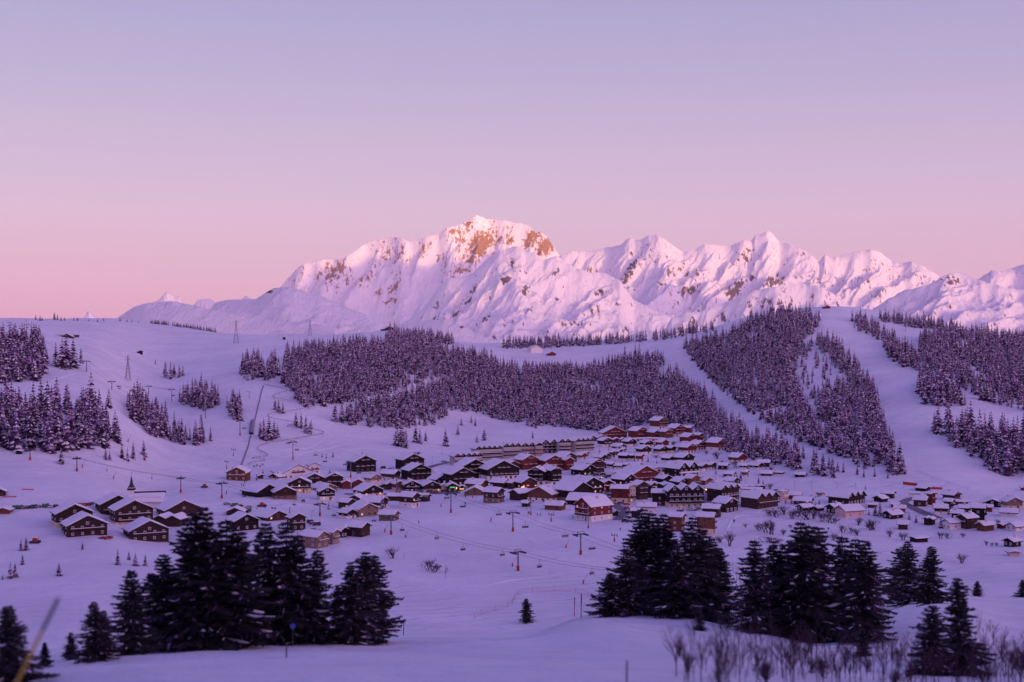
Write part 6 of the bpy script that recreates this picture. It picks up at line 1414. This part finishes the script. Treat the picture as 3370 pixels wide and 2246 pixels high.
# snow groomers
def groomer(t, x, y, label, rz=.3):
    p = place(t, x, y); e = mk('snow_groomer', None, loc=tuple(p), rz=rz, scale=.82, label=label, cat='snow groomer')
    b = MB(); b.box(-2.6, 1.6, -1.3, 1.3, .7, 1.7); mk('body', b.mesh('body_shape', ['paint_red']), e)
    b = MB(); b.poly([(0, -1.1, 1.7), (1.7, -1.1, 1.7), (1.7, 1.1, 1.7), (0, 1.1, 1.7), (.1, -1, 2.9), (1.2, -1, 2.9), (1.2, 1, 2.9), (.1, 1, 2.9)], [(4, 5, 6, 7), (0, 1, 5, 4), (1, 2, 6, 5), (2, 3, 7, 6), (3, 0, 4, 7)]); mk('cab', b.mesh('cab_shape', ['paint_red']), e)
    for s_ in (-1, 1):
        b = MB(); b.poly([(-3, s_*1.3, .45), (-2.6, s_*1.3, .05), (2, s_*1.3, .05), (2.5, s_*1.3, .5), (2, s_*1.3, .95), (-2.6, s_*1.3, .95), (-3, s_*2.3, .45), (-2.6, s_*2.3, .05), (2, s_*2.3, .05), (2.5, s_*2.3, .5), (2, s_*2.3, .95), (-2.6, s_*2.3, .95)],
               [(0, 1, 2, 3, 4, 5), (11, 10, 9, 8, 7, 6)]+[(i, i+6, (i+1) % 6+6, (i+1) % 6) for i in range(6)]); mk('track', b.mesh('track_shape', ['tyre']), e)
    b = MB(); b.box(2.9, 3.2, -2.4, 2.4, .1, 1.3); b.box(1.6, 2.9, -.3, .3, .5, .8); mk('blade', b.mesh('blade_shape', ['steel_dark']), e)
    for s_ in (-1, 1): b = MB(); b.box(1.0, 1.2, s_*.8-.12, s_*.8+.12, 2.92, 3.1); mk('headlight', b.mesh('light_shape', ['lamp_warm']), e)
groomer('I', 690, 940, 'red snow groomer with two lamps in the meadow before the long lodge', -1.8); groomer('K', 440, 862, 'red snow groomer alone in the left field', -1.5)
p = hit(673, 1606); groomer('I', -375, 590, 'red snow groomer with lamps on the snow bridge', -1.4)
# flags and banners
for t, x, yb, yt, w_, m_, lb in (('J', 897, 1060, 940, 4, 'blue_flag', 'blue sail flag before the mountain restaurant'), ('I', 1190, 1040, 955, 4, 'red_pad', 'red banner in the snow beside the yellow one'), ('I', 1185, 1100, 1035, 13, 'yellow', 'yellow banner at the gable of the long chalet'), ('J', 285, 430, 372, 10, 'yellow', 'yellow box on the pylon crossing before the chalets'),
                              ('M', 1718, 325, 265, 2, 'frame_w', 'pale sail flag left of the red lodge'), ('M', 1733, 325, 255, 2, 'steel_dark', 'dark sail flag left of the red lodge'), ('A', 2300, 1000, 925, 4, 'red_pad', 'red padded post at the upper meadow edge'), ('M', 1185, 205, 190, 9, 'yellow', 'yellow banner left of the ski school cabin'), ('M', 1498, 250, 235, 9, 'yellow', 'yellow banner right of the ski school cabin'), ('I', 580, 1000, 965, 9, 'yellow', 'yellow vehicle box beside the parked cars in the meadow')):
    u, vb = tp(t, x, yb); _, vt = tp(t, x, yt); p = hit(u, vb); px = p[1]/F; h = (vb-vt)*px; wd = w_/5.6*px*5.6/2.6
    dz = 0
    if 'pylon' in lb: p = hit(1053, 1700); dz = 43*p[1]/F-1.0; p = p+np.array([0, -.8, dz]); h = 8*p[1]/F
    e = mk('banner', None, loc=tuple(p), label=lb, cat='banner'); b = MB(); b.tube((0, 0, -.5 if not dz else 0), (0, 0, h), .06, .05, 5); mk('post', b.mesh('post_shape', ['steel']), e)
    b = MB(); n = 5
    P = [(.06+wd*k/n, .05*math.sin(k*1.7)-.03, z) for z in (h*.12, h) for k in range(n+1)]; P2 = [(x_, y_+.06, z_) for x_, y_, z_ in P]
    b.poly(P+P2, [(k, k+1, k+n+2, k+n+1) for k in range(n)]+[(k+2*n+2+n+1, k+2*n+2+n+2, k+2*n+2+1, k+2*n+2) for k in range(n)]); mk('cloth', b.mesh('cloth_shape', [m_]), e)
# street lamps
for k, (t, x, yb, yt) in enumerate([('A',1693,380,240),('G',760,320,130),('G',1072,320,150),('G',1540,330,160),('G',1885,300,180),('D',1748,1340,1230),('J',148,740,575),('D',988,1430,1330)]):
    u, vb = tp(t, x, yb); _, vt = tp(t, x, yt); p = hit(u, vb); h = (vb-vt)/F*p[1]; e = mk('street_lamp', None, loc=tuple(p), rz=k, label='thin grey street lamp post, %s one counted from the left of the village' % ORD[[0, 3, 5, 6, 7, 4, 1, 2].index(k) if False else sorted([tp(a, b_, 0)[0] for a, b_ in (('A',1693),('G',760),('G',1072),('G',1540),('G',1885),('D',1748),('J',148),('D',988))]).index(tp(t, x, 0)[0])], cat='street lamp', group='street lamps')
    b = MB(); b.tube((0, 0, -.5), (0, 0, h), .10, .07, 6); mk('post', b.mesh('post_shape', ['steel']), e)
    b = MB(); b.box(0, 1.2, -.12, .12, h-.12, h+.05); mk('lamp_head', b.mesh('head_shape', ['steel']), e)

# ------------------------------------------------------------------ air
b = MB(); b.box(-30000, 30000, -6500, 39000, -702, 3100)
hm = bpy.data.materials.new('haze_air'); hm.use_nodes = True; t = hm.node_tree; t.nodes.clear()
o = N(t, 'ShaderNodeOutputMaterial'); v = N(t, 'ShaderNodeVolumePrincipled'); v.inputs['Color'].default_value = (1.0, .76, .88, 1); v.inputs['Density'].default_value = HAZE
v.inputs['Anisotropy'].default_value = 0.0
t.links.new(v.outputs[0], o.inputs['Volume'])
if HAZE > 0: mk('haze', b.mesh('haze_shape', [hm]), kind='stuff', label='pale evening haze in the air', cat='haze')
